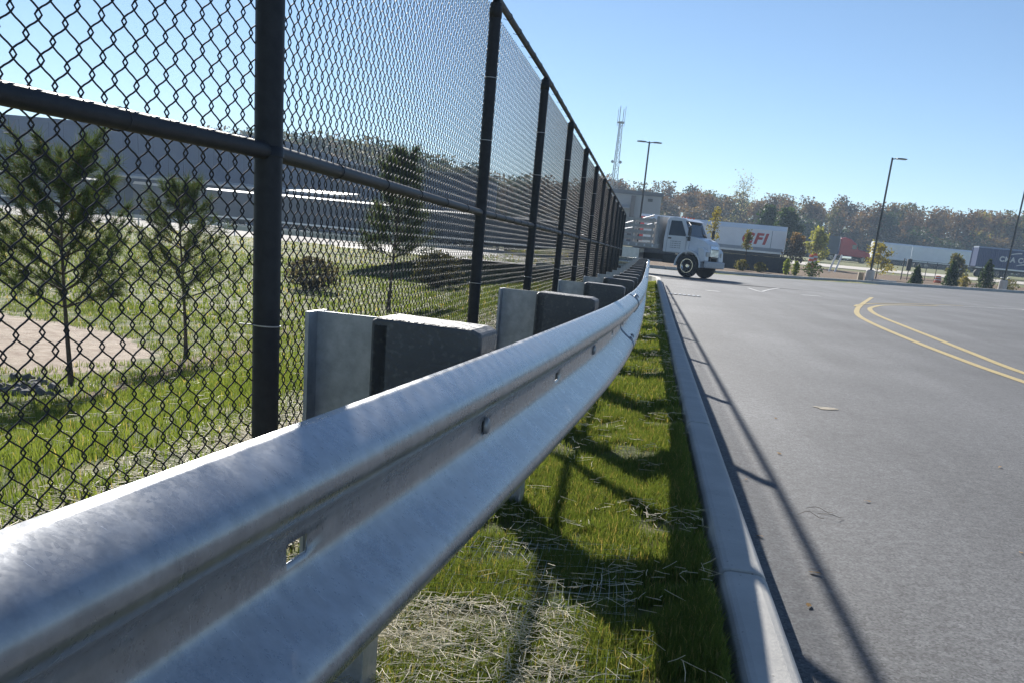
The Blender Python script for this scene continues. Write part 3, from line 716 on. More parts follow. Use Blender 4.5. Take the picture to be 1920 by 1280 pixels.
# ------------------------------------------------------------------ trees
def leaf_cards(cent, n, size, rng, spread, flat=.0):
    c = cent[rng.integers(0, len(cent), n)] if len(cent) != n else cent
    P = c + np.clip(rng.normal(0, 1, (n, 3)), -1.7, 1.7) * spread
    d1 = rng.normal(0, 1, (n, 3)); d1 /= np.linalg.norm(d1, axis=1)[:, None]
    d2 = rng.normal(0, 1, (n, 3)); d2 -= (d2 * d1).sum(1)[:, None] * d1; d2 /= np.linalg.norm(d2, axis=1)[:, None]
    s = size * (.6 + .8 * rng.random(n))[:, None]
    V = np.stack([P - d1 * s * .6, P + d2 * s * .36, P + d1 * s * .6, P - d2 * s * .36], 1).reshape(-1, 3)
    I = (np.arange(n) * 4)[:, None]; return V, I + np.array([[0, 1, 2, 3]])

def limb_tree(h, rng, nl=9, spread=.32, base=.3, up=.6, r0=None, sub=3):
    """trunk tubes (MB) and the twig ends"""
    mb = MB(); r0 = r0 or h * .018; ends = []
    lean = rng.normal(0, .02, 2) * h
    top = [(lean[0] * t * t, lean[1] * t * t, h * .93 * t) for t in np.linspace(0, 1, 7)]
    mb.tube(top, [r0 * (1 - .9 * t) for t in np.linspace(0, 1, 7)], 7)
    for k in range(nl):
        t = base + (1 - base) * (k + .5) / nl * .95; a = k * 2.4 + rng.random(); L = h * spread * (1.15 - t * .8) * (.8 + .5 * rng.random())
        p0 = np.array([lean[0] * t * t, lean[1] * t * t, h * .93 * t]); d = np.array([math.cos(a), math.sin(a), up]); d /= np.linalg.norm(d)
        pts = [p0 + d * L * s + np.array([0, 0, .12 * L * s * s]) for s in (0, .35, .7, 1)]
        mb.tube(pts, [r0 * .42 * (1 - t * .6) * (1 - .8 * s) for s in (0, .35, .7, 1)], 5); ends += [pts[1], pts[2], pts[3]]
        for j in range(sub):
            q = pts[1 + j % 3]; d3 = d + rng.normal(0, .55, 3); d3 /= np.linalg.norm(d3); e = q + d3 * L * .45
            mb.tube([q, q + d3 * L * .22 + rng.normal(0, .02, 3) * L, e], [r0 * .16, r0 * .11, r0 * .04], 4); ends += [e, (q + e) / 2]
    ends.append(np.array(top[-1])); return mb, np.array(ends)

def tree(name, label, loc, h, colors, n, size, seed, cat='tree', spread=.32, base=.3, up=.6, nl=9, sub=3, fuzz=.06, group=None, r0=None):
    rng = np.random.default_rng(seed); root = empty(name, loc, 0, label, cat, group)
    mb, ends = limb_tree(h, rng, nl, spread, base, up, r0, sub); mb.build('trunk', MAT['bark'], root, smooth=True)
    if n:
        V, F = leaf_cards(ends, n, size, rng, h * fuzz); cs = np.array(colors); c = cs[rng.integers(0, len(cs), n)] * (.75 + .5 * rng.random((n, 1)))
        link('crown', np_mesh('crown', V, F, MAT['leaf'], False, np.repeat(c, 4, 0)), root)
    return root

def pine(loc, h, seed, label, dens=1.0, rot=0, wide=1.0):
    rng = np.random.default_rng(seed); root = empty('pine_tree', loc, rot, label, 'pine tree', 'young pines on the bank behind the fence')
    mb = MB(); r0 = h * .0125
    tp = [(.02 * h * math.sin(3 * t + seed), .015 * h * math.sin(2 * t), h * .96 * t) for t in np.linspace(0, 1, 9)]
    mb.tube(tp, [r0 * (1.25 if i == 0 else 1) * (1 - .85 * t) for i, t in enumerate(np.linspace(0, 1, 9))], 9)
    tips = []; dirs = []
    nw = 9
    for w in range(nw):
        t = .36 + .60 * w / (nw - 1); zc = h * .96 * t; L = h * wide * (.32 * (1 - (t - .36) / .85) ** .9 + .03)
        for k in range(4 if w < nw - 1 else 3):
            a = k * 1.7 + w * 2.1 + rng.random() * .7; LL = L * (.7 + .5 * rng.random()); p0 = np.array([.02 * h * math.sin(3 * t + seed), .015 * h * math.sin(2 * t), zc])
            d = np.array([math.cos(a), math.sin(a), .15 + .5 * t]); pts = [p0 + d * LL * s + np.array([0, 0, .35 * LL * s * s]) for s in np.linspace(0, 1, 5)]
            mb.tube(pts, [r0 * .38 * (1 - .8 * s) for s in np.linspace(0, 1, 5)], 5)
            for s in np.linspace(.30, 1, 8):
                q = p0 + d * LL * s + np.array([0, 0, .35 * LL * s * s]); g = d + np.array([0, 0, .7 * s]); g /= np.linalg.norm(g); tips.append(q); dirs.append(g)
            for j in range(2):
                s = .4 + .25 * j; q = p0 + d * LL * s; d2 = d + rng.normal(0, .5, 3) + [0, 0, .3]; d2 /= np.linalg.norm(d2); e = q + d2 * LL * .4
                mb.tube([q, e], [r0 * .16, r0 * .08], 4)
                for s2 in (.3, .65, 1): tips.append(q + (e - q) * s2); dirs.append(d2)
    for s in np.linspace(.82, 1.0, 7): tips.append(np.array(tp[-1]) * [1, 1, 0] + [0, 0, h * s * .99]); dirs.append(np.array([0, 0, 1.0]))
    mb.build('trunk', MAT['bark'], root, smooth=True)
    tips = np.array(tips); dirs = np.array(dirs); n = int(15500 * dens); i = rng.integers(0, len(tips), n)
    g = dirs[i] * 1.0 + rng.normal(0, .62, (n, 3)); g /= np.linalg.norm(g, axis=1)[:, None]; L = h * .058 * (.7 + .6 * rng.random(n))[:, None]
    b = tips[i] + rng.normal(0, h * .006, (n, 3)); s = np.cross(g, rng.normal(0, 1, (n, 3))); s /= np.linalg.norm(s, axis=1)[:, None]; w = .0013 * h
    V = np.stack([b + s * w, b - s * w, b + g * L], 1).reshape(-1, 3); F = (np.arange(n) * 3)[:, None] + np.array([[0, 1, 2]])
    c = np.array([.080, .115, .048]) * (.6 + .8 * rng.random((n, 1))); br = rng.random(n) < .06; c[br] = [.15, .10, .045]
    link('needles', np_mesh('needles', V, F, MAT['needle'], False, np.repeat(c, 3, 0)), root); return root
p = gland(133, 722); pine(p, .90 * (at_y(118, 235, p.y).z - p.z), 3, 'bushy young pine nearest the camera behind the fence, in front of the sandy hollow', 1.5, 0, 1.15)
p = gland(343, 668); pine(p, .93 * (at_y(330, 320, p.y).z - p.z), 8, 'thin sparse young pine between the bushy pine and the near fence post', .8)
p = gland(733, 586); pine(p, .93 * (at_y(722, 255, p.y).z - p.z), 5, 'slender tall pine seen through the fence above the nearest blockout', 1.2, 0, .62)

# stones around the hollow
def stone_mesh(seed):
    import bmesh
    r = random.Random(seed); bm = bmesh.new(); bmesh.ops.create_icosphere(bm, subdivisions=1, radius=1)
    for v in bm.verts: v.co *= r.uniform(.7, 1.2); v.co.z *= .7
    me = bpy.data.meshes.new('stone'); bm.to_mesh(me); bm.free(); me.materials.append(MAT['stone']); return me
sms = [stone_mesh(i) for i in range(5)]
for i in range(60):
    q = gland(random.uniform(-60, 105), random.uniform(712, 742)); o = link('stone', sms[i % 5], None, q + Vector((0, 0, .02)), (random.random() * 3, random.random() * 3, random.random() * 6))
    s = random.uniform(.05, .11); o.scale = (s, s, s); props(o, 'dark riprap stone in the heap at the edge of the sandy hollow', 'stone', 'riprap stones by the hollow')

# shrubs on the far bank
def shrub(name, label, loc, w, h, colors, n, size, seed, cat='shrub', cone=False, group=None):
    rng = np.random.default_rng(seed); root = empty(name, loc, 0, label, cat, group)
    mb = MB(); ends = []
    for k in range(9):
        a = k * 2.4; e = np.array([math.cos(a) * w * .3 * rng.random(), math.sin(a) * w * .3 * rng.random(), h * (.55 + .3 * rng.random())])
        mb.tube([(0, 0, -.05), e * .5 + rng.normal(0, .02, 3), e], [.02 * h, .014 * h, .005 * h], 5)
    mb.build('stem', MAT['bark'], root)
    u = rng.random(n); t = rng.random(n); a = rng.random(n) * 2 * np.pi
    if cone: rr = w / 2 * (1 - t) ** .8 * np.sqrt(.35 + .65 * u) * (.8 + .25 * np.sin(a * 5 + t * 11)); zz = h * (.03 + .97 * t)
    else: rr = w / 2 * np.sqrt(np.maximum(.05, 1 - (2 * t - 1) ** 2)) * np.cbrt(.3 + .7 * u) * (.8 + .3 * np.sin(a * 4 + t * 7)); zz = h * (.06 + .94 * t)
    c0 = np.stack([rr * np.cos(a), rr * np.sin(a), zz], 1); V, F = leaf_cards(c0, n, size, rng, size * .5)
    cs = np.array(colors); c = cs[rng.integers(0, len(cs), n)] * (.7 + .6 * rng.random((n, 1)))
    link('foliage', np_mesh('foliage', V, F, MAT['leaf'], False, np.repeat(c, 4, 0)), root); return root
GREEN = [(.05, .085, .03), (.065, .10, .035)]; OLIVE = [(.12, .13, .05), (.16, .14, .06)]; RUST = [(.165, .090, .058), (.14, .080, .055), (.175, .115, .062)]
BROWN = [(.16, .105, .065), (.20, .13, .08), (.13, .095, .065)]; YEL = [(.34, .28, .07), (.29, .25, .08), (.24, .23, .09)]; DGREEN = [(.030, .055, .022), (.04, .065, .025)]
shrub('shrub', 'round dark shrub on the bank right of the near fence post', gland(585, 545), 1.9, 1.0, [(.08, .07, .06), (.10, .085, .07)], 1400, .10, 4)
shrub('shrub', 'low dark shrub on the bank below the second fence post', gland(820, 540), 2.2, 1.3, [(.06, .065, .04), (.09, .08, .05)], 1500, .12, 6)

# ------------------------------------------------------------------ woodland behind everything
def wood_tree(rng, h, kind):
    pal = {0: RUST, 1: BROWN, 2: OLIVE, 3: DGREEN, 4: YEL, 5: GREEN}[kind]; n = 1150
    lob = []
    for k in range(11):
        t = .16 + .80 * rng.random() ** .8; a = rng.random() * 6.28; r = h * .20 * math.sqrt(rng.random()) * (1.25 - t * .75); lob.append((r * math.cos(a), r * math.sin(a), h * t))
    lob = np.array(lob); V, F = leaf_cards(lob, n, h * .036, rng, np.array([h * .066, h * .066, h * .058]))
    cs = np.array(pal); tone = .55 + .35 * rng.random(); c = cs[rng.integers(0, len(cs), n)] * tone * (.7 + .6 * rng.random((n, 1)))
    tv = []; tf = []
    def stick(p, q, r):
        b = len(tv)
        for e in (p, q):
            for k in range(4): tv.append((e[0] + r * math.cos(k * 1.571), e[1] + r * math.sin(k * 1.571), e[2]))
        for k in range(4): tf.append((b + k, b + (k + 1) % 4, b + 4 + (k + 1) % 4, b + 4 + k))
    stick((0, 0, -1), (0, 0, h * .9), h * .012)
    for q in lob[:9]: stick((0, 0, q[2] * .6), tuple(q * [1.25, 1.25, 1.08]), h * .0035)
    V = np.concatenate([V, np.array(tv)]); F = np.concatenate([F, np.array(tf) + n * 4]); c = np.concatenate([np.repeat(c, 4, 0), np.tile([.11, .09, .075], (len(tv), 1))])
    return V, F, c
rng = np.random.default_rng(21); VV = []; FF = []; CC = []; off = 0
protos = [wood_tree(rng, 1.0, k) for k in (0, 0, 1, 1, 1, 2, 2, 3, 4, 5, 1, 0)]
tops_x = [0, 390, 560, 740, 900, 1150, 1290, 1400, 1640, 1920, 2300]; tops_y = [250, 246, 252, 275, 322, 345, 352, 368, 388, 402, 420]
for row, yb in enumerate((272, 290, 310)):
    for px in np.arange(-120, 2360, 21):
        pj = px + rng.normal(0, 9) + row * 11; y = yb + rng.normal(0, 5)
        top = at_y(pj, np.interp(pj, tops_x, tops_y) + rng.normal(8, 6) - row * 3, y); z = float(land(top.x, y)); h = max(9, top.z - z)
        if pj < 520 and pj > 330: pass
        right_side = pj > 1100
        k = rng.choice(12, p=np.array([3, 3, 2, 2, 2, 1.5, 1.5, 1.2, .5, .8, 2, 3]) / 22.5) if right_side else rng.choice([5, 6, 7, 9, 4, 3, 10])
        V, F, c = protos[k]; a = rng.random() * 6.28; ca, sa_ = math.cos(a), math.sin(a); W = V.copy(); sx = h * (.85 + .4 * rng.random())
        W[:, 0] = (V[:, 0] * ca - V[:, 1] * sa_) * sx + top.x; W[:, 1] = (V[:, 0] * sa_ + V[:, 1] * ca) * sx + y; W[:, 2] = V[:, 2] * h + z
        VV.append(W); FF.append(F + off); CC.append(c * (.85 + .3 * rng.random())); off += len(W)
    # understory
    for px in np.arange(-120, 2360, 26):
        pj = px + rng.normal(0, 8); y = yb - 12 + rng.normal(0, 4); q = at_y(pj, 450, y); z = float(land(q.x, y)); h = 8 + 5 * rng.random(); V, F, c = protos[rng.choice([2, 3, 4, 5, 6, 7, 9])]
        W = V * [h * 1.5, h * 1.5, h] + [q.x, y, z - h * .28]; VV.append(W); FF.append(F + off); CC.append(c * (.8 + .3 * rng.random())); off += len(W)
wood = link('woodland', np_mesh('woodland', np.concatenate(VV), np.concatenate(FF), MAT['leaf'], False, np.concatenate(CC)))
props(wood, 'autumn woodland of rust and brown trees along the horizon', 'woodland', kind='stuff')

# single trees that stand out
def gz(x, y): return float(land(x, y))
q = at_y(1400, 330, 240); tree('bare_tree', 'tall leafless tree rising above the wood behind the white trailer', (q.x, 240, gz(q.x, 240)), q.z - gz(q.x, 240), [(.30, .27, .22)], 500, .28, 4, spread=.26, base=.45, up=1.0, nl=12, sub=4)
q = at_y(1345, 385, 78); tree('sapling', 'slim sapling with thin yellow leaves in front of the trailer, beside the truck hood', (q.x, 78, gz(q.x, 78)), q.z - gz(q.x, 78), YEL, 420, .13, 12, spread=.13, base=.45, up=1.3, nl=9, fuzz=.035)
q = at_y(1405, 432, 79); tree('sapling', 'olive sapling hiding the first letter of the red trailer lettering', (q.x, 79, gz(q.x, 79)), q.z - gz(q.x, 79), OLIVE, 420, .13, 14, spread=.14, base=.5, up=1.3, nl=8, fuzz=.04)
q = at_y(1540, 428, 130); tree('yellow_tree', 'rounded yellow-green tree left of the red tractor', (q.x, 130, gz(q.x, 130)), q.z - gz(q.x, 130), [(.30, .30, .09), (.26, .27, .10)], 1500, .28, 15, spread=.30, base=.2, nl=9)
q = at_y(1655, 455, 96); tree('yellow_tree', 'small bright yellow tree beside the light pole with one arm', (q.x, 96, gz(q.x, 96)), q.z - gz(q.x, 96), YEL, 1100, .17, 16, spread=.34, base=.12, nl=10)
q = at_y(1480, 395, 165); tree('dark_tree', 'dark evergreen behind the right end of the white trailer', (q.x, 165, gz(q.x, 165)), q.z - gz(q.x, 165), DGREEN, 2400, .45, 17, spread=.28, base=.1, nl=12)
q = at_y(1445, 385, 175); tree('dark_tree', 'pointed dark conifer above the white trailer roof', (q.x, 175, gz(q.x, 175)), q.z - gz(q.x, 175), DGREEN, 1800, .45, 18, spread=.18, base=.15, nl=12)
q = at_y(1500, 440, 118); tree('brown_tree', 'thin brown leaved tree just right of the white trailer', (q.x, 118, gz(q.x, 118)), q.z - gz(q.x, 118), BROWN, 1000, .24, 19, spread=.28, base=.15, nl=10)
q = at_y(1800, 480, 118); tree('scrub_tree', 'thin olive scrub tree left of the navy container', (q.x, 118, gz(q.x, 118)), q.z - gz(q.x, 118), OLIVE, 900, .26, 20, spread=.32, base=.1, nl=10)
for i, (px, pb, pt, lab, w) in enumerate(((1716, 530, 500, 'smallest cone-shaped evergreen shrub, left of its row behind the far kerb', 26), (1781, 535, 490, 'pointed dark evergreen shrub, middle of three behind the far kerb', 34), (1845, 541, 487, 'broad evergreen shrub next to the rightmost concrete pole base', 42))):
    y = 84 + i * 2; b = at_y(px, pb, y); t = at_y(px, pt, y); z = gz(b.x, y); shrub('evergreen_shrub', lab, (b.x, y, z), w * y / 2000, max(1.0, t.z - z), DGREEN + [(.05, .085, .04)], 2200, .12, 30 + i, 'shrub', True, 'evergreen shrubs behind the far kerb')
for i, (px, lab) in enumerate(((1390, 'low olive shrub left of the pair in front of the dark retaining wall'), (1425, 'low olive shrub right of the pair in front of the dark retaining wall'), (1475, 'upright yellow-green grass clump at the end of the retaining wall'), (1493, 'upright yellow-green grass clump right of the wall end'), (1525, 'dark green shrub on the mulch right of the wall'), (1900, 'pale grassy shrub right of the last concrete pole base'), (1815, 'small straw coloured grass clump between two evergreen shrubs'))):
    y = 77 if px < 1600 else 88; q = at_y(px, 500, y); z = gz(q.x, y); c = [OLIVE, OLIVE, [(.25, .30, .07)], [(.25, .30, .07)], GREEN, OLIVE, [(.30, .26, .10)]][i]
    shrub('low_shrub', lab, (q.x, y, z), [1.0, .9, .45, .45, 1.4, 1.6, .9][i], [.65, .6, 1.0, .9, 1.0, .8, .8][i], c, 700, .10, 50 + i)

# ------------------------------------------------------------------ vehicles
def wheel(parent, x, y, r=.5, w=.28, side=-1, dual=False):
    """axle along local y; side = -1 faces -y"""
    T = Matrix.Translation((x, y, r)) @ Matrix.Rotation(R(90) * (1 if side < 0 else -1), 4, 'X')
    root = link('wheel', MB().lathe([(.10, -w * .5), (r * .55, -w * .5), (r * .80, -w * .46), (r * .96, -w * .40), (r, -w * .28), (r, w * .28), (r * .96, w * .40), (r * .80, w * .47), (r * .58, w * .48), (r * .57, w * .2)], 28, None).mesh('wheel', MAT['rubber'], True), parent)
    auto_smooth(root.data, 35); root.matrix_local = T
    rim = MB().lathe([(.0005, w * .36), (r * .13, w * .36), (r * .16, w * .30), (r * .20, w * .20), (r * .24, w * .10), (r * .42, w * .12), (r * .50, w * .30), (r * .56, w * .50), (r * .60, w * .50), (r * .60, w * .42), (r * .56, -.01)], 28).mesh('rim', MAT['chrome'], True)
    auto_smooth(rim, 40); link('rim', rim, root)
    nut = MB()
    for k in range(10):
        a = k * R(36); nut.box(-.014, .014, -.014, .014, 0, .05, Matrix.Translation((r * .33 * math.cos(a), r * .33 * math.sin(a), w * .11)) @ Matrix.Rotation(a, 4, 'Z'))
    link('hub_nut', nut.mesh('hub_nut', MAT['dark_metal']), root)
    return root

def text(parent, body, size, mat, loc, rot, shear=0.0, off=0.0, name='lettering', sx=1.0, spc=1.0):
    cu = bpy.data.curves.new(name, 'FONT'); cu.body = body; cu.size = size; cu.shear = shear; cu.offset = off; cu.extrude = .006; cu.resolution_u = 4; cu.space_character = spc
    cu.align_x = 'LEFT'; cu.materials.append(mat)
    tmp = bpy.data.objects.new('tmp_text', cu); COL.objects.link(tmp); bpy.context.view_layer.update()
    me = bpy.data.meshes.new_from_object(tmp.evaluated_get(bpy.context.evaluated_depsgraph_get())); bpy.data.objects.remove(tmp)
    o = link(name, me, parent, loc, rot); o.scale = (sx, 1, 1); return o

# white stake-bed truck: local +X forward, front axle at x = 0
TH = R(-27); c0 = np.array([1.74, 50.0]); lv = np.array([-math.sin(TH), math.cos(TH)]); c1 = c0 + lv * 1.02
truck = empty('stake_bed_truck', (c1[0], c1[1], float(road_z(c1[0], c1[1]))), TH, 'white day-cab truck with a stake bed turning across the road past the fence end', 'truck')
W = MAT['truck_white']
cabp = [(-1.36, 1.02), (-1.38, 1.6), (-1.34, 2.44), (-1.26, 2.55), (-.95, 2.585), (-.62, 2.55), (-.46, 2.46), (-.10, 1.78), (-.10, 1.02)]
MB().prism(cabp, -1.04, 1.04, lambda x, z: (x, -1.04 + .13 * max(0, z - 1.75), z), lambda x, z: (x, 1.04 - .13 * max(0, z - 1.75), z)).build('cab', W, truck, bevel=.05, seg=3)
hoodp = [(-.16, 1.05), (-.16, 1.80), (.20, 1.76), (.52, 1.66), (.70, 1.53), (.76, 1.30), (.78, .98), (.62, .98), (.58, 1.05)]
def hoodf(s):
    def f(x, z):
        w = np.interp(x, [-.16, .35, .78], [.99, .84, .68]); w *= np.interp(z, [.9, 1.3, 1.8], [1.0, 1.0, .88]); return (x, s * w, z)
    return f
MB().prism(hoodp, 0, 0, hoodf(-1), hoodf(1)).build('hood', W, truck, bevel=.06, seg=3)
for s in (-1, 1):
    fs_ = MB(); arc_o = [(.66 * math.cos(t), .5 + .70 * math.sin(t)) for t in np.linspace(R(-2), R(182), 15)]; arc_i = [(.60 * math.cos(t), .5 + .63 * math.sin(t)) for t in np.linspace(R(182), R(-2), 15)]
    fs_.prism(arc_o + arc_i, s * .70, s * 1.12); fs_.build('fender', W, truck, smooth=True, angle=30)
    MB().prism([(.50, .74), (.44, 1.1), (.42, 1.36), (.64, 1.36), (.78, 1.22), (.82, .78), (.7, .74)], s * .58, s * 1.06).build('fender_nose', W, truck, bevel=.05, seg=3)
    MB().box(.79, .835, s * .80 - .14, s * .66 + .14, .98, 1.18).build('headlight', MAT['lens'], truck, bevel=.02)
    # side window and door
    d = s * 1.0
    def wy(z): return s * (1.045 - .13 * max(0, z - 1.75))
    wv_ = [(-1.14, 1.74), (-1.12, 2.42), (-.60, 2.42), (-.28, 1.84), (-.28, 1.74)]
    MB().add([(x, wy(z) - s * .01, z) for x, z in wv_] + [(x, wy(z) + s * .004, z) for x, z in wv_], [(0, 1, 2, 3, 4), (9, 8, 7, 6, 5)] + [(i, (i + 1) % 5, 5 + (i + 1) % 5, 5 + i) for i in range(5)]).build('side_window', MAT['glass'], truck)
    dr = MB().box(-1.18, -.22, s * 1.04 - .002, s * 1.04 + s * .012, 1.06, 1.77).build('door', W, truck, bevel=.008)
    MB().box(-1.13, -.98, s * 1.055, s * 1.085, 1.62, 1.68).build('handle', MAT['dark_metal'], dr)
    mb = MB()
    for r_ in range(4):
        x = -1.0
        for k in range(5):
            L = .05 + .04 * ((k * 7 + r_ * 3) % 3); mb.box(x, x + L, s * 1.0535, s * 1.0555, 1.50 - r_ * .09, 1.535 - r_ * .09); x += L + .03
    mb.build('faded_decal', MAT['grey_letter'], dr)
    # mirror
    mr = MB().tube([(-.25, s * 1.03, 1.72), (.02, s * 1.26, 1.75), (.05, s * 1.30, 2.25), (-.22, s * 1.0, 2.38)], .018, 6).build('mirror_arm', MAT['dark_metal'], truck)
    MB().box(-.02, .08, s * 1.22, s * 1.40, 1.80, 2.18).box(-.02, .08, s * 1.23, s * 1.39, 1.58, 1.76).build('mirror', MAT['dark_metal'], mr, bevel=.02)
    MB().box(-1.33, -.2, s * .70, s * 1.02, .55, .95).build('step_tank', MAT['alu' if s > 0 else 'dark_metal'], truck, bevel=.06)
    wheel(truck, 0, s * .98, .51, .29, s); wheel(truck, -4.6, s * .95, .51, .5, s)
wsv = [(-.085, -.90, 1.80), (-.085, .90, 1.80), (-.43, .84, 2.44), (-.43, -.84, 2.44)]
MB().add([(x - .02, y, z) for x, y, z in wsv] + [(x + .008, y, z + .004) for x, y, z in wsv], [(0, 1, 2, 3), (7, 6, 5, 4)] + [(i, (i + 1) % 4, 4 + (i + 1) % 4, 4 + i) for i in range(4)]).build('windshield', MAT['glass'], truck)
gr = MB().prism([(.74, .98), (.735, 1.44), (.76, 1.46), (.81, 1.28), (.82, .98)], -.42, .42).build('grille', MAT['chrome'], truck, bevel=.02)
mb = MB()
for k in range(6): mb.box(.815, .832, -.38, .38, 1.02 + k * .055, 1.045 + k * .055)
mb.build('grille_slat', MAT['dark_metal'], gr)
MB().box(.80, .93, -1.08, 1.08, .48, .78).build('bumper', MAT['galv_post'], truck, bevel=.05)
MB().box(-7.0, .8, -.42, -.30, .68, .92).box(-7.0, .8, .30, .42, .68, .92).box(-4.75, -4.45, -.9, .9, .40, .62).box(-.12, .12, -.9, .9, .38, .55).build('chassis', MAT['dark_metal'], truck)
MB().box(-7.1, -1.55, -1.2, 1.2, 1.14, 1.34).build('bed', MAT['wood'], truck, bevel=.01)
mb = MB()
for k in range(13): mb.box(-6.9 + k * .42, -6.82 + k * .42, -1.215, -1.203, 1.19, 1.29)
mb.build('reflector_tape', MAT['white_letter'], truck)
MB().box(-1.75, -1.63, -1.2, 1.2, 1.34, 2.55).build('headboard', MAT['wood'], truck, bevel=.01)
for s in (-1, 1):
    for k in range(6):
        x = -1.95 - k * 1.0; MB().box(x - .05, x + .05, s * 1.12 - .03, s * 1.12 + .03, 1.34, 2.45).build('stake', MAT['wood'], truck)
    for j in range(4):
        z = 1.48 + j * .27; MB().box(-7.0, -1.8, s * 1.12 + s * .032, s * 1.12 + s * .055, z, z + .13).build('slat', MAT['wood'], truck)
MB().box(-3.9, -2.5, -1.15, -.65, .62, 1.10).build('tool_box', MAT['alu'], truck, bevel=.02)
for k in range(5):
    MB().box(-.80, -.74, -.62 + .31 * k - .04, -.62 + .31 * k + .04, 2.575, 2.63).build('marker_light', MAT['orange'], truck)
MB().tube([(-1.48, .75, .9), (-1.48, .75, 2.85)], .06, 10).build('exhaust_stack', MAT['chrome'], truck)
MB().box(-1.19, -1.175, -1.056, -1.046, 1.02, 2.40).box(-.225, -.21, -1.056, -1.046, 1.02, 1.78).build('door_seam', MAT['grey_letter'], truck)
MB().prism([(-.62, 2.50), (-.40, 2.42), (-.28, 2.44), (-.58, 2.56)], -.85, .85).build('sun_visor', W, truck)
# tools and pipes standing in the bed
MB().tube([(-6.4, .2, 1.4), (-2.2, .5, 2.35)], .05, 8).tube([(-6.3, -.3, 1.4), (-2.4, -.2, 2.6)], .04, 8).build('pipe', MAT['alu'], truck)
MB().box(-5.8, -4.4, -.7, .6, 1.34, 2.0).build('load_crate', MAT['dark_metal'], truck, bevel=.03)

def box_trailer(name, label, loc, rz, L, panel, roofmat=None, H=2.85, floor=1.15, chamfer=.10, group=None, cat='trailer', parts=True, axle=1.9, roof_h=.25, W_=1.29, ribs=0):
    """box from x = 0 (rear) to L (front); near side is -y"""
    t = empty(name, loc, rz, label, cat, group); rm = roofmat or MAT['roof_pale']
    MB().box(0, L, -W_, W_, floor, floor + H - roof_h).build('box_wall', panel, t)
    MB().prism([(-W_ - .012, 0), (-W_ - .012, .03), (-W_ + chamfer, roof_h - .02), (0, roof_h), (W_ - chamfer, roof_h - .02), (W_ + .012, .03), (W_ + .012, 0)], 0, L).build('roof', rm, t, loc=(0, 0, floor + H - roof_h + .001), rot=(0, 0, -R(90)))
    t.children[-1].location = (0, 0, floor + H - roof_h + .001); t.children[-1].rotation_euler = (0, 0, R(-90)); t.children[-1].scale = (1, 1, 1)
    MB().box(.02, L - .02, -W_ - .02, -W_ + .03, floor - .10, floor + .08).box(.02, L - .02, W_ - .03, W_ + .02, floor - .10, floor + .08).build('side_rail', MAT['alu'], t)
    if parts:
        for k in range(1, ribs):
            MB().box(L * k / ribs - .03, L * k / ribs + .03, -W_ - .012, -W_ - .001, floor + .09, floor + H - roof_h).build('panel_seam', MAT['grey_letter'], t)
        MB().box(L * .02, L * .97, -.5, -.4, floor - .35, floor - .1).box(L * .02, L * .97, .4, .5, floor - .35, floor - .1).build('chassis', MAT['dark_metal'], t)
        for s in (-1, 1):
            for dx in (axle, axle + 1.25): wheel(t, dx, s * 1.05, .5, .5, s)
            MB().box(L - 3.2, L - 3.05, s * .75 - .07, s * .75 + .07, 0.02, floor - .1).box(L - 3.3, L - 2.95, s * .75 - .15, s * .75 + .15, 0, .03).build('landing_leg', MAT['dark_metal'], t)
    return t

# trailer with red letters: right end at photo x 1472
rq = at_y(1470, 470, 122); lq = at_y(1243, 450, 124); zc = gz(6, 123)
ang = math.atan2(rq.y - lq.y, rq.x - lq.x)
cfi = box_trailer('semi_trailer', 'white box trailer with large red letters parked behind the retaining wall', (rq.x, rq.y, zc), ang + math.pi, 15.6, MAT['trailer_white'], MAT['trailer_white'], H=2.8, floor=1.35, chamfer=.55, roof_h=.55, ribs=0, axle=2.4)  # wide roof chamfer shaped to catch the sun as a bright upper band
# near side is local +y after the half turn
text(cfi, 'CFI', 1.55, MAT['cfi_red'], (4.75, 1.298, 2.15), (R(90), 0, R(180)), .22, .06, 'lettering', 1.12, 1.16)
MB().box(1.44, 1.50, 1.292, 1.302, 1.44, 3.6).build('panel_seam', MAT['grey_letter'], cfi)
MB().box(.1, 15.5, 1.292, 1.300, 1.44, 1.80).build('lower_panel', pmat('grey_lower_panel', (.36, .38, .41), (.32, .34, .37), 2, .5), cfi)
q = at_y(1207, 425, 129); rd = box_trailer('semi_trailer', 'red trailer with a pale roof partly hidden behind the stake-bed truck', (q.x - .5, 129, gz(q.x, 129)), 0, 5.5, MAT['red'], MAT['trailer_white'], H=3.05, chamfer=.3, roof_h=.3)

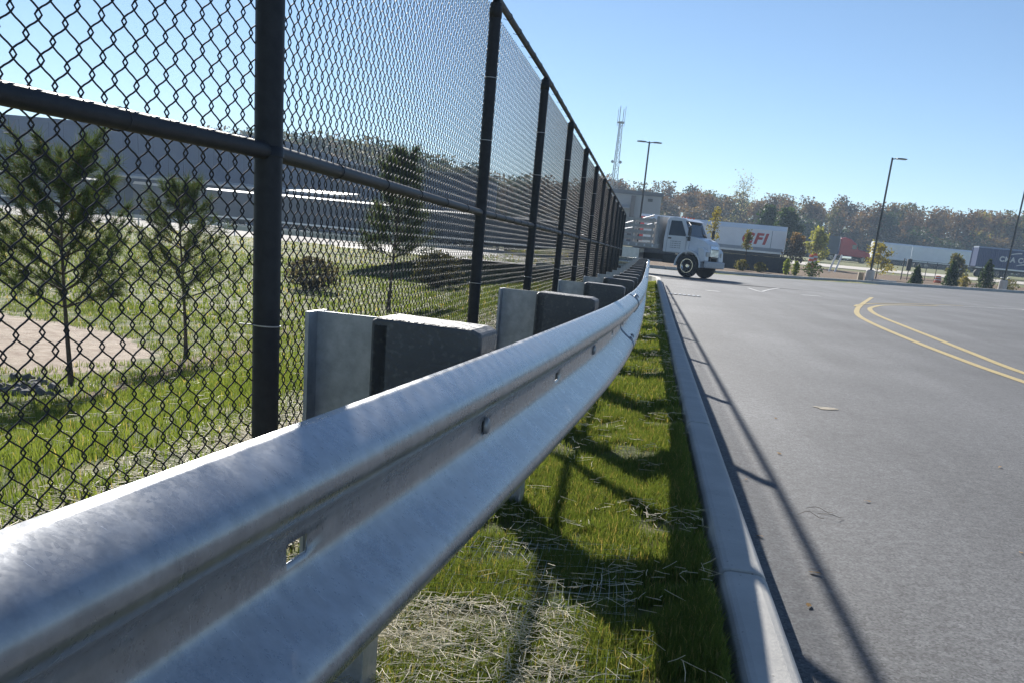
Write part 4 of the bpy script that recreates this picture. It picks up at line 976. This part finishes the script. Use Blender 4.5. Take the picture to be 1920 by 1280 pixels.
# container trailers at right
def container(name, label, px, py, y, L, words, group):
    q = at_y(px, py, y); z = gz(q.x, y)
    t = box_trailer(name, label, (q.x, y, z), R(3), L, MAT['navy'], pmat('pale_container_roof', (.30, .34, .42), (.26, .3, .38), 2, .4), H=2.75, floor=1.3, chamfer=.22, roof_h=.20, group=group, cat='container trailer', axle=1.2, W_=1.22)
    for k in range(1, int(L / .28)): pass
    cor = MB()
    for k in range(int(L / .28)): cor.prism([(.06 + k * .28, 0), (.11 + k * .28, -.03), (.21 + k * .28, -.03), (.26 + k * .28, 0)], 1.42, 3.78, lambda x, z: (x, -1.222 + z, 1.42), lambda x, z: (x, -1.222 + z, 3.78))
    cor.build('corrugation', MAT['navy'], t)
    for x in (0, L):
        for s in (-1, 1): MB().box(x - .07, x + .07, s * 1.22 - .07, s * 1.22 + .07, 1.29, 3.9).build('corner_post', MAT['navy'], t)
    if words:
        text(t, 'CMA CGM', .95, MAT['white_letter'], (3.0, -1.268, 2.30), (R(90), 0, 0), .0, .035, 'lettering', 1.0, 1.12)
        for (x0, z0, L_, s) in ((4.4, 3.25, 1.5, 1), (5.4, 1.85, 1.4, 1)):
            a = [(x0 + L_ * u, z0 + .22 * math.sin(u * 1.5)) for u in np.linspace(0, 1, 9)]; b = [(x0 + L_ * u, z0 + .10 + .26 * math.sin(u * 1.5)) for u in np.linspace(1, 0.12, 9)]
            MB().prism(a + b, -1.275, -1.255).build('swoosh', MAT['white_letter'], t)
    return t
container('container_trailer', 'navy container trailer with white letters and a swoosh at the right edge', 1823, 500, 158, 13.5, True, 'container trailers by the service road')
container('container_trailer', 'navy container trailer standing behind the lettered one, only its top showing', 1851, 500, 170, 13.5, False, 'container trailers by the service road')

# red tractor, side on
q = at_y(1556, 488, 195); tz = gz(q.x + 3, 195)
rt = empty('red_tractor', (q.x, 195, tz), 0, 'red sleeper tractor parked beyond the yellow tree', 'truck')
MB().prism([(1.2, 1.0), (1.1, 3.75), (1.9, 3.95), (2.9, 3.7), (3.9, 3.0), (4.35, 2.1), (6.0, 1.85), (6.45, 1.5), (6.5, .9), (5.9, .8), (4.2, .9)], -1.15, 1.15).build('cab', MAT['red'], rt, bevel=.12, seg=3)
MB().box(3.2, 4.0, -1.17, -1.14, 2.15, 2.85).build('side_window', MAT['glass'], rt)
MB().add([(4.40, -.95, 2.12), (4.40, .95, 2.12), (3.98, .9, 2.98), (3.98, -.9, 2.98)], [(0, 1, 2, 3)]).build('windshield', MAT['glass'], rt)
MB().box(6.45, 6.7, -1.15, 1.15, .45, .95).build('bumper', MAT['chrome'], rt, bevel=.05)
MB().box(-1.4, 6.3, -.45, .45, .65, .95).build('chassis', MAT['dark_metal'], rt)
MB().box(1.6, 3.4, -1.2, -.6, .45, .95).build('fuel_tank', MAT['chrome'], rt, bevel=.1)
MB().tube([(1.0, -.9, .9), (1.0, -.9, 4.0)], .09, 10).build('exhaust_stack', MAT['chrome'], rt)
for s in (-1, 1):
    wheel(rt, 5.4, s * 1.02, .52, .3, s); wheel(rt, -.1, s * .95, .52, .5, s); wheel(rt, -1.4, s * .95, .52, .5, s)
MB().box(-3.6, .9, -1.3, 1.3, 1.1, 4.0).build('dark_box', MAT['trailer_dark'], rt, bevel=.05)

# row of white trailers far behind, broadside
for i, (px, lab) in enumerate(((1632, 'distant white box trailer just right of the one-arm light pole'), (1705, 'distant white box trailer in the middle of the hazy row'), (1770, 'distant white box trailer at the right of the hazy row, beside the navy container'))):
    q = at_y(px, 480, 214 + 2 * i); box_trailer('semi_trailer', lab, (q.x, 214 + 2 * i, gz(q.x, 214 + 2 * i)), R(2), 7.2 if i == 0 else 6.6, MAT['trailer_white'], MAT['trailer_white'], H=2.9, chamfer=.4, roof_h=.35, group='distant white trailers')

# service road beyond the bed
XX = np.linspace(16, 120, 40); vs_ = []; fs = []
for i, x in enumerate(XX):
    for j, y in enumerate((132 + .12 * x, 142 + .12 * x)): vs_.append((x, y, gz(x, y) + .06))
for i in range(len(XX) - 1): fs.append((2 * i, 2 * i + 2, 2 * i + 3, 2 * i + 1))
o = link('service_road', MB().add(vs_, fs).mesh('service_road', concrete('pale_concrete', (.50, .46, .40), (.42, .39, .34)))); props(o, kind='structure')

# retaining wall of courses
wall = empty('retaining_wall', (0, 0, 0), 0, 'dark block retaining wall below the white trailer, behind the far kerb', 'wall')
wa = at_y(1180, 512, 80.6); wb = at_y(1474, 517, 80.6); zt = at_y(1410, 479, 80.6).z
nb = 26; nc = 6; z0 = .25; hc = (zt - z0) / nc; bw = (wb.x - wa.x) / nb
bme = MB().box(.012, bw - .012, 0, .3, .01, hc - .008).mesh('block', MAT['wall_block'])
for c in range(nc):
    for k in range(nb):
        x = wa.x + (k + .5 * (c % 2)) * bw
        if x + bw > wb.x + .6 * bw: continue
        link('block', bme, wall, (x, 80.6 + .02 * c + .006 * math.sin(k * 5 + c), z0 + c * hc))
MB().box(wa.x, wb.x - .2, 80.72, 81.1, 0, zt - .04).build('core', MAT['wall_block'], wall)
MB().box(wa.x - .05, wb.x - .1, 80.66, 81.15, zt + .002, zt + .07).build('coping', MAT['wall_block'], wall, bevel=.01)

# ------------------------------------------------------------------ light poles
def light_pole(label, base, height, arms, rz, pedestal, plates=True):
    t = empty('light_pole', base, rz, label, 'light pole', 'parking lot light poles')
    zb = .75 if pedestal else 0
    if pedestal: MB().lathe([(.31, -.2), (.31, .70), (.28, .75)], 24).build('pedestal', MAT['concrete'], t, smooth=True, angle=30)
    MB().box(-.16, .16, -.16, .16, zb, zb + .035).build('base_plate', MAT['bronze'], t)
    MB().tube([(0, 0, zb + .03), (0, 0, height)], [.075, .06], 4).build('pole', MAT['bronze'], t, rot=None)
    for a in arms:
        L = MB().tube([(0, 0, height - .10), (a * .28, 0, height - .04)], .035, 8).build('arm', MAT['bronze'], t)
        MB().prism([(a * .26, height - .075), (a * .30, height - .005), (a * .62, height + .005), (a * .95, height - .02), (a * .95, height - .06)], -.19, .19).build('lamp_head', MAT['bronze'], L)
        MB().box(min(a * .34, a * .9), max(a * .34, a * .9), -.15, .15, height - .085, height - .078).build('lens', MAT['lens'], L)
    return t
y1 = 86.0; q = at_y(1218, 266, y1); light_pole('black light pole with twin lamp heads rising behind the stake-bed truck', (q.x, y1, gz(q.x, y1)), q.z - gz(q.x, y1), (-1, 1), R(5), True)
y2 = 78.0; q = at_y(1629, 528, y2); tp = at_y(1671, 296, y2 + .0); light_pole('black light pole with a single lamp head on a white concrete base', (q.x, y2, gz(q.x, y2)), tp.z - gz(q.x, y2), (1,), 0, True)
y3 = 84.5; q = at_y(1878, 546, y3); light_pole('black light pole cut by the right edge of the picture, on a concrete base', (q.x, y3, gz(q.x, y3)), 9.0, (1,), 0, True)
y4 = 170; q = at_y(1488, 368, y4); light_pole('small distant light pole above the trees behind the white trailer', (q.x, y4, gz(q.x, y4)), q.z - gz(q.x, y4), (-1,), 0, False)
q = at_y(1650, 531, 76.2); o = MB().lathe([(.62, 0), (.62, .10), (.55, .16), (.0005, .17)], 24, Matrix.Scale(1.3, 4, (1, 0, 0))).build('utility_cover', MAT['concrete'], None, loc=(q.x + .6, 77.6, gz(q.x + .6, 77.6) + .01)); props(o, 'low pale utility cover on the mulch beside the one-arm pole base', 'cover')
q = at_y(1615, 527, 78); t = MB().box(-.18, .18, -.2, .2, 0, .55).build('stone_block', pmat('tan_stone', (.36, .30, .22), (.3, .25, .18), 5, .9, 0, .3), None, loc=(q.x, 78.6, gz(q.x, 78.6)), bevel=.03); props(t, 'small tan stone block left of the one-arm pole base', 'stone block')
# water valve and spigots by the last pole base
q = at_y(1885, 525, 90); t = empty('backflow_valve', (q.x, 90, gz(q.x, 90)), 0, 'dark pipe valve with pale wheels behind the last concrete pole base', 'valve')
for dx in (-.25, .25):
    MB().tube([(dx, 0, 0), (dx, 0, .95)], .06, 8).build('pipe', MAT['dark_metal'], t)
    MB().lathe([(.12, .95), (.14, .98), (.12, 1.01), (.04, 1.02)], 14, Matrix.Translation((dx, 0, 0))).build('hand_wheel', MAT['white_letter'], t)
MB().tube([(-.25, 0, .6), (.25, 0, .6)], .09, 8).build('valve_body', MAT['dark_metal'], t)

# far chain-link fence: rails and posts on the bed's crest
ff = empty('far_fence', (0, 0, 0), 0, 'thin dark rail fence in front of the pale service road', 'fence')
pts = [(px, 112) for px in (1693, 1738, 1757, 1800, 1842)]
P = []
for px, y in pts: q = at_y(px, 500, y); P.append(Vector((q.x, y, gz(q.x, y))))
for p in P: MB().tube([p, p + Vector((0, 0, 1.9))], .035, 8).build('post', MAT['bronze'], ff)
for a, b in zip(P[:-1], P[1:]):
    for h in (1.88, .12): MB().tube([a + Vector((0, 0, h)), b + Vector((0, 0, h))], .022, 6).build('rail', MAT['bronze'], ff)
bx = at_y(1703, 495, 108); t = empty('service_cabinet', (bx.x, 108, gz(bx.x, 108)), 0, 'dark electrical cabinet on two posts left of the far fence', 'cabinet')
MB().box(-.45, -.38, -.05, .05, 0, 2.0).box(.10, .17, -.05, .05, 0, 2.0).build('post', MAT['bronze'], t)
MB().box(-.1, .30, -.15, .15, .9, 1.95).build('box', MAT['dark_metal'], t, bevel=.02)
# orange drums and small site things
for i, (px, y, h, lab) in enumerate(((1520, 128, 1.5, 'orange construction drum between the white trailer and the yellow tree'), (1527, 128.5, 1.7, 'taller orange construction drum right of the other drum'), (1766, 110, .7, 'orange marker drum left of the middle evergreen shrub'))):
    q = at_y(px, 490, y); t = empty('construction_drum', (q.x, y, gz(q.x, y)), 0, lab, 'drum', 'orange drums')
    MB().lathe([(.38, 0), (.38, .08), (.33, .09), (.32, .3 * h), (.30, .32 * h), (.29, .6 * h), (.27, .62 * h), (.26, .92 * h), (.1, .97 * h)], 18).build('body', MAT['orange'], t, smooth=True, angle=30)
    for k in (.36, .66): MB().lathe([(.325 - .03 * k, k * h), (.322 - .03 * k, (k + .12) * h)], 18, None, False).build('reflective_band', MAT['white_letter'], t)
for i, (px, lab) in enumerate(((1558, 'left of two pale slanted boards beside the red tractor'), (1569, 'right of two pale slanted boards beside the red tractor'))):
    q = at_y(px, 488, 120); o = MB().box(-.09, .09, -.03, .03, 0, 1.9).build('leaning_board', MAT['trailer_white'], None, loc=(q.x, 120, gz(q.x, 120) - .02), rot=(0, R(14), 0)); props(o, lab, 'board')

# ------------------------------------------------------------------ lattice tower
ty = 230.0; b0 = at_y(1152, 345, ty); t0 = at_y(1164, 232, ty); zt_ = t0.z; zb_ = gz(b0.x, ty); tx = t0.x
tower = empty('lattice_tower', (tx, ty, zb_), 0, 'slender steel lattice communications tower above the fence end', 'tower')
Ht = zt_ - zb_; wb_, wt_ = 1.05, .40; nlev = 16
def tw(z): return wb_ + (wt_ - wb_) * z / Ht
for k in range(3):
    a = k * R(120) + .4
    MB().tube([(tw(0) * math.cos(a), tw(0) * math.sin(a), 0), (tw(Ht) * math.cos(a), tw(Ht) * math.sin(a), Ht)], .07, 6).build('leg', MAT['tower'], tower)
br = MB()
for i in range(nlev):
    z0_, z1_ = Ht * i / nlev, Ht * (i + 1) / nlev
    for k in range(3):
        a, b = k * R(120) + .4, (k + 1) * R(120) + .4
        p = lambda an, z: (tw(z) * math.cos(an), tw(z) * math.sin(an), z)
        br.tube([p(a, z0_), p(b, z1_)], .03, 4); br.tube([p(b, z0_), p(a, z1_)], .03, 4); br.tube([p(a, z1_), p(b, z1_)], .03, 4)
br.build('bracing', MAT['tower'], tower)
MB().lathe([(.6, Ht), (.7, Ht + .1), (.7, Ht + .3), (.6, Ht + .35)], 12).build('platform', MAT['tower'], tower)
for k in range(6):
    a = k * R(60); MB().tube([(.7 * math.cos(a), .7 * math.sin(a), Ht - .6), (.72 * math.cos(a), .72 * math.sin(a), Ht + 3.2 - .5 * (k % 2))], .05, 5).build('whip_antenna', MAT['tower'], tower)
for z, s in ((Ht * .68, 1), (Ht * .50, -1), (Ht * .52, 1), (Ht * .68, -1), (Ht * .34, 1)):
    w_ = tw(z) + .22; MB().lathe([(.05, -.12), (.26, -.05), (.3, .06), (.02, .09)], 14, Matrix.Translation((s * w_, 0, z)) @ Matrix.Rotation(R(90), 4, 'X')).build('dish', MAT['tower'], tower)

# ------------------------------------------------------------------ grey building behind the fence end
by = 165.0; bl = at_y(1100, 360, by); brr = at_y(1232, 440, by); zt_ = at_y(1200, 359, by).z; zg = gz(0, by) - .4
bld = empty('grey_building', (0, 0, 0), 0, 'flat-roofed grey metal building beyond the fence end', 'building')
MB().box(bl.x, brr.x, by, by + 18, zg, zt_ - .55).build('wall', MAT['wall_grey'], bld)
MB().box(bl.x - .25, brr.x + .25, by - .25, by + 18.2, zt_ - .549, zt_).build('parapet', MAT['trailer_dark'], bld)
mb = MB()
for k in range(int((brr.x - bl.x) / .6)): mb.box(bl.x + k * .6, bl.x + k * .6 + .12, by - .06, by - .001, zg, zt_ - .56)
mb.build('wall_rib', MAT['wall_grey'], bld)
x_ = at_y(1188, 400, by).x; MB().box(x_ - .6, x_ + .05, by - .5, by - .062, zg, zt_ - .7).build('downpipe_shaft', pmat('brown_panel', (.16, .14, .13), None, 2, .6), bld)
mb = MB(); x0_ = at_y(1150, 370, by).x
MB().prism([(-1.6, 0), (-1.6, .08), (0, .55), (0, .47)], x0_, x_ - .7, lambda x, z: (x0_, by - .07 + x, zt_ - 2.6 + z), lambda x, z: (x_ - .7, by - .07 + x, zt_ - 2.6 + z)).build('canopy', MAT['roof_pale'], bld)
x_ = at_y(1220, 371, by).x; MB().box(x_ - .35, x_ + .35, by - .14, by - .061, zt_ - 1.35, zt_ - .95).build('vent', MAT['dark_metal'], bld)

# ------------------------------------------------------------------ yard on the left: warehouse, dock canopy, trailers
wy = 168.0
wh = empty('warehouse', (0, 0, 0), 0, 'long blue-grey warehouse far left behind the pines', 'building')
wl_x = at_y(-260, 250, wy).x; wr_x = at_y(515, 330, wy).x; wtop = at_y(250, 236, wy).z
MB().box(wl_x, wr_x, wy, wy + 60, -.6, wtop - .5).build('wall', MAT['wall_blue'], wh)
MB().box(wl_x - .2, wr_x + .2, wy - .2, wy + 60, wtop - .499, wtop).build('parapet', MAT['wall_blue'], wh)
mb = MB()
for k in range(int((wr_x - wl_x) / 2.5)): mb.box(wl_x + k * 2.5, wl_x + k * 2.5 + .2, wy - .09, wy - .001, 0, wtop - .51)
mb.build('wall_rib', MAT['wall_blue'], wh)
cz = at_y(330, 333, wy - 9).z
MB().prism([(-12, -.75), (-12, -.45), (0, .25), (0, -.05)], 0, 1, lambda x, z: (wl_x, wy - .1 + x, cz + z), lambda x, z: (wr_x + 14, wy - .1 + x, cz + z)).build('dock_canopy', MAT['roof_pale'], wh)
for k in range(12): MB().box(wl_x + 12 * k, wl_x + 12 * k + .3, wy - 11.6, wy - 11.3, -.4, cz - .7).build('canopy_post', MAT['trailer_dark'], wh)
# low sheds further right
sh = empty('storage_shed', (0, 0, 0), 0, 'long low shed with pale sloped roof, seen through the fence before the wood', 'building')
sx0 = at_y(560, 300, 205).x; sx1 = at_y(905, 330, 205).x; sz = at_y(650, 306, 205).z
MB().box(sx0, sx1, 205, 225, -.5, sz - .4).build('wall', MAT['wall_blue'], sh)
MB().prism([(-3, -.4), (-3, -.2), (20, .9), (20, .7)], 0, 1, lambda x, z: (sx0 - 1, 205 + x, sz + z), lambda x, z: (sx1 + 1, 205 + x, sz + z)).build('roof', MAT['roof_pale'], sh)
spots = [(230, 118, 4.0, 90, 'dark trailer end-on between the bushy pine and the thin pine'), (395, 118, 13.2, 0, 'dark trailer broadside just left of the near fence post'),
         (15, 124, 12, 0, 'dark trailer at the left edge behind the bushy pine'), (530, 116, 13.0, 0, 'dark trailer broadside right of the near fence post, in the front row'), (700, 124, 13.2, 0, 'dark trailer behind the slender pine in the front row'),
         (545, 146, 13.5, 0, 'dark trailer in the second row right of the near fence post'), (690, 148, 13.5, 0, 'dark trailer in the second row above the slender pine'), (800, 150, 13.5, 0, 'dark trailer at the right of the second row near the second post'), (835, 122, 13, 0, 'dark trailer in the front row just left of the second fence post'), (930, 128, 13, 0, 'dark trailer seen between the second and third fence posts')]
for i, (px, y, L, rz, lab) in enumerate(spots):
    q = at_y(px, 400, y); z = gz(q.x, y)
    if rz: box_trailer('semi_trailer', lab, (q.x + 2.6, y, z), R(90), 13, MAT['trailer_dark'], MAT['roof_pale'], H=2.9, roof_h=.30, chamfer=.2, group='trailers in the yard beyond the bank')
    else: box_trailer('semi_trailer', lab, (q.x, y, z), R(1.5), L, MAT['trailer_dark'], MAT['roof_pale'], H=2.9, roof_h=.22, chamfer=.45, group='trailers in the yard beyond the bank')
# yard guard fence: low posts
yf = empty('yard_rail', (0, 0, 0), 0, 'low rail on thin posts along the edge of the yard beyond the bank', 'rail')
prev = None
for px in range(-40, 920, 60):
    y = 78; q = at_y(px, 420, y); p = Vector((q.x, y, gz(q.x, y)))
    MB().tube([p, p + Vector((0, 0, .85))], .05, 6).build('post', MAT['galv_post'], yf)
    if prev: MB().bar(prev + Vector((0, 0, .7)), p + Vector((0, 0, .7)), .06, .25).build('rail', MAT['galv_post'], yf)
    prev = p

# drain grate by the kerb
q = gpt(1252, 552, .08); g = empty('drain_grate', (1.05, 29.5, float(road_z(1.0, 29.5)) + .006), 0, 'small dark iron drain grate in the road beside the kerb', 'drain grate')
MB().box(-.45, .45, -.3, .3, -.03, .002).build('frame', MAT['dark_metal'], g)
for k in range(7): MB().box(-.40 + k * .125, -.34 + k * .125, -.26, .26, .003, .012).build('bar', MAT['galv_post'], g)

# ------------------------------------------------------------------ haze
hz = link('haze', MB().box(-1600, 1600, -70, 1700, -4.0, 36).mesh('haze', None)); props(hz, 'thin pale haze in the air', 'haze', kind='stuff')
hm = bpy.data.materials.new('haze'); hm.use_nodes = True; hn = hm.node_tree.nodes; hn.remove(hn['Principled BSDF'])
pv = hn.new('ShaderNodeVolumePrincipled'); pv.inputs['Color'].default_value = (.58, .77, 1.0, 1); pv.inputs['Density'].default_value = .00042; pv.inputs['Anisotropy'].default_value = .15
hm.node_tree.links.new(pv.outputs[0], hn['Material Output'].inputs['Volume']); hz.data.materials.append(hm)
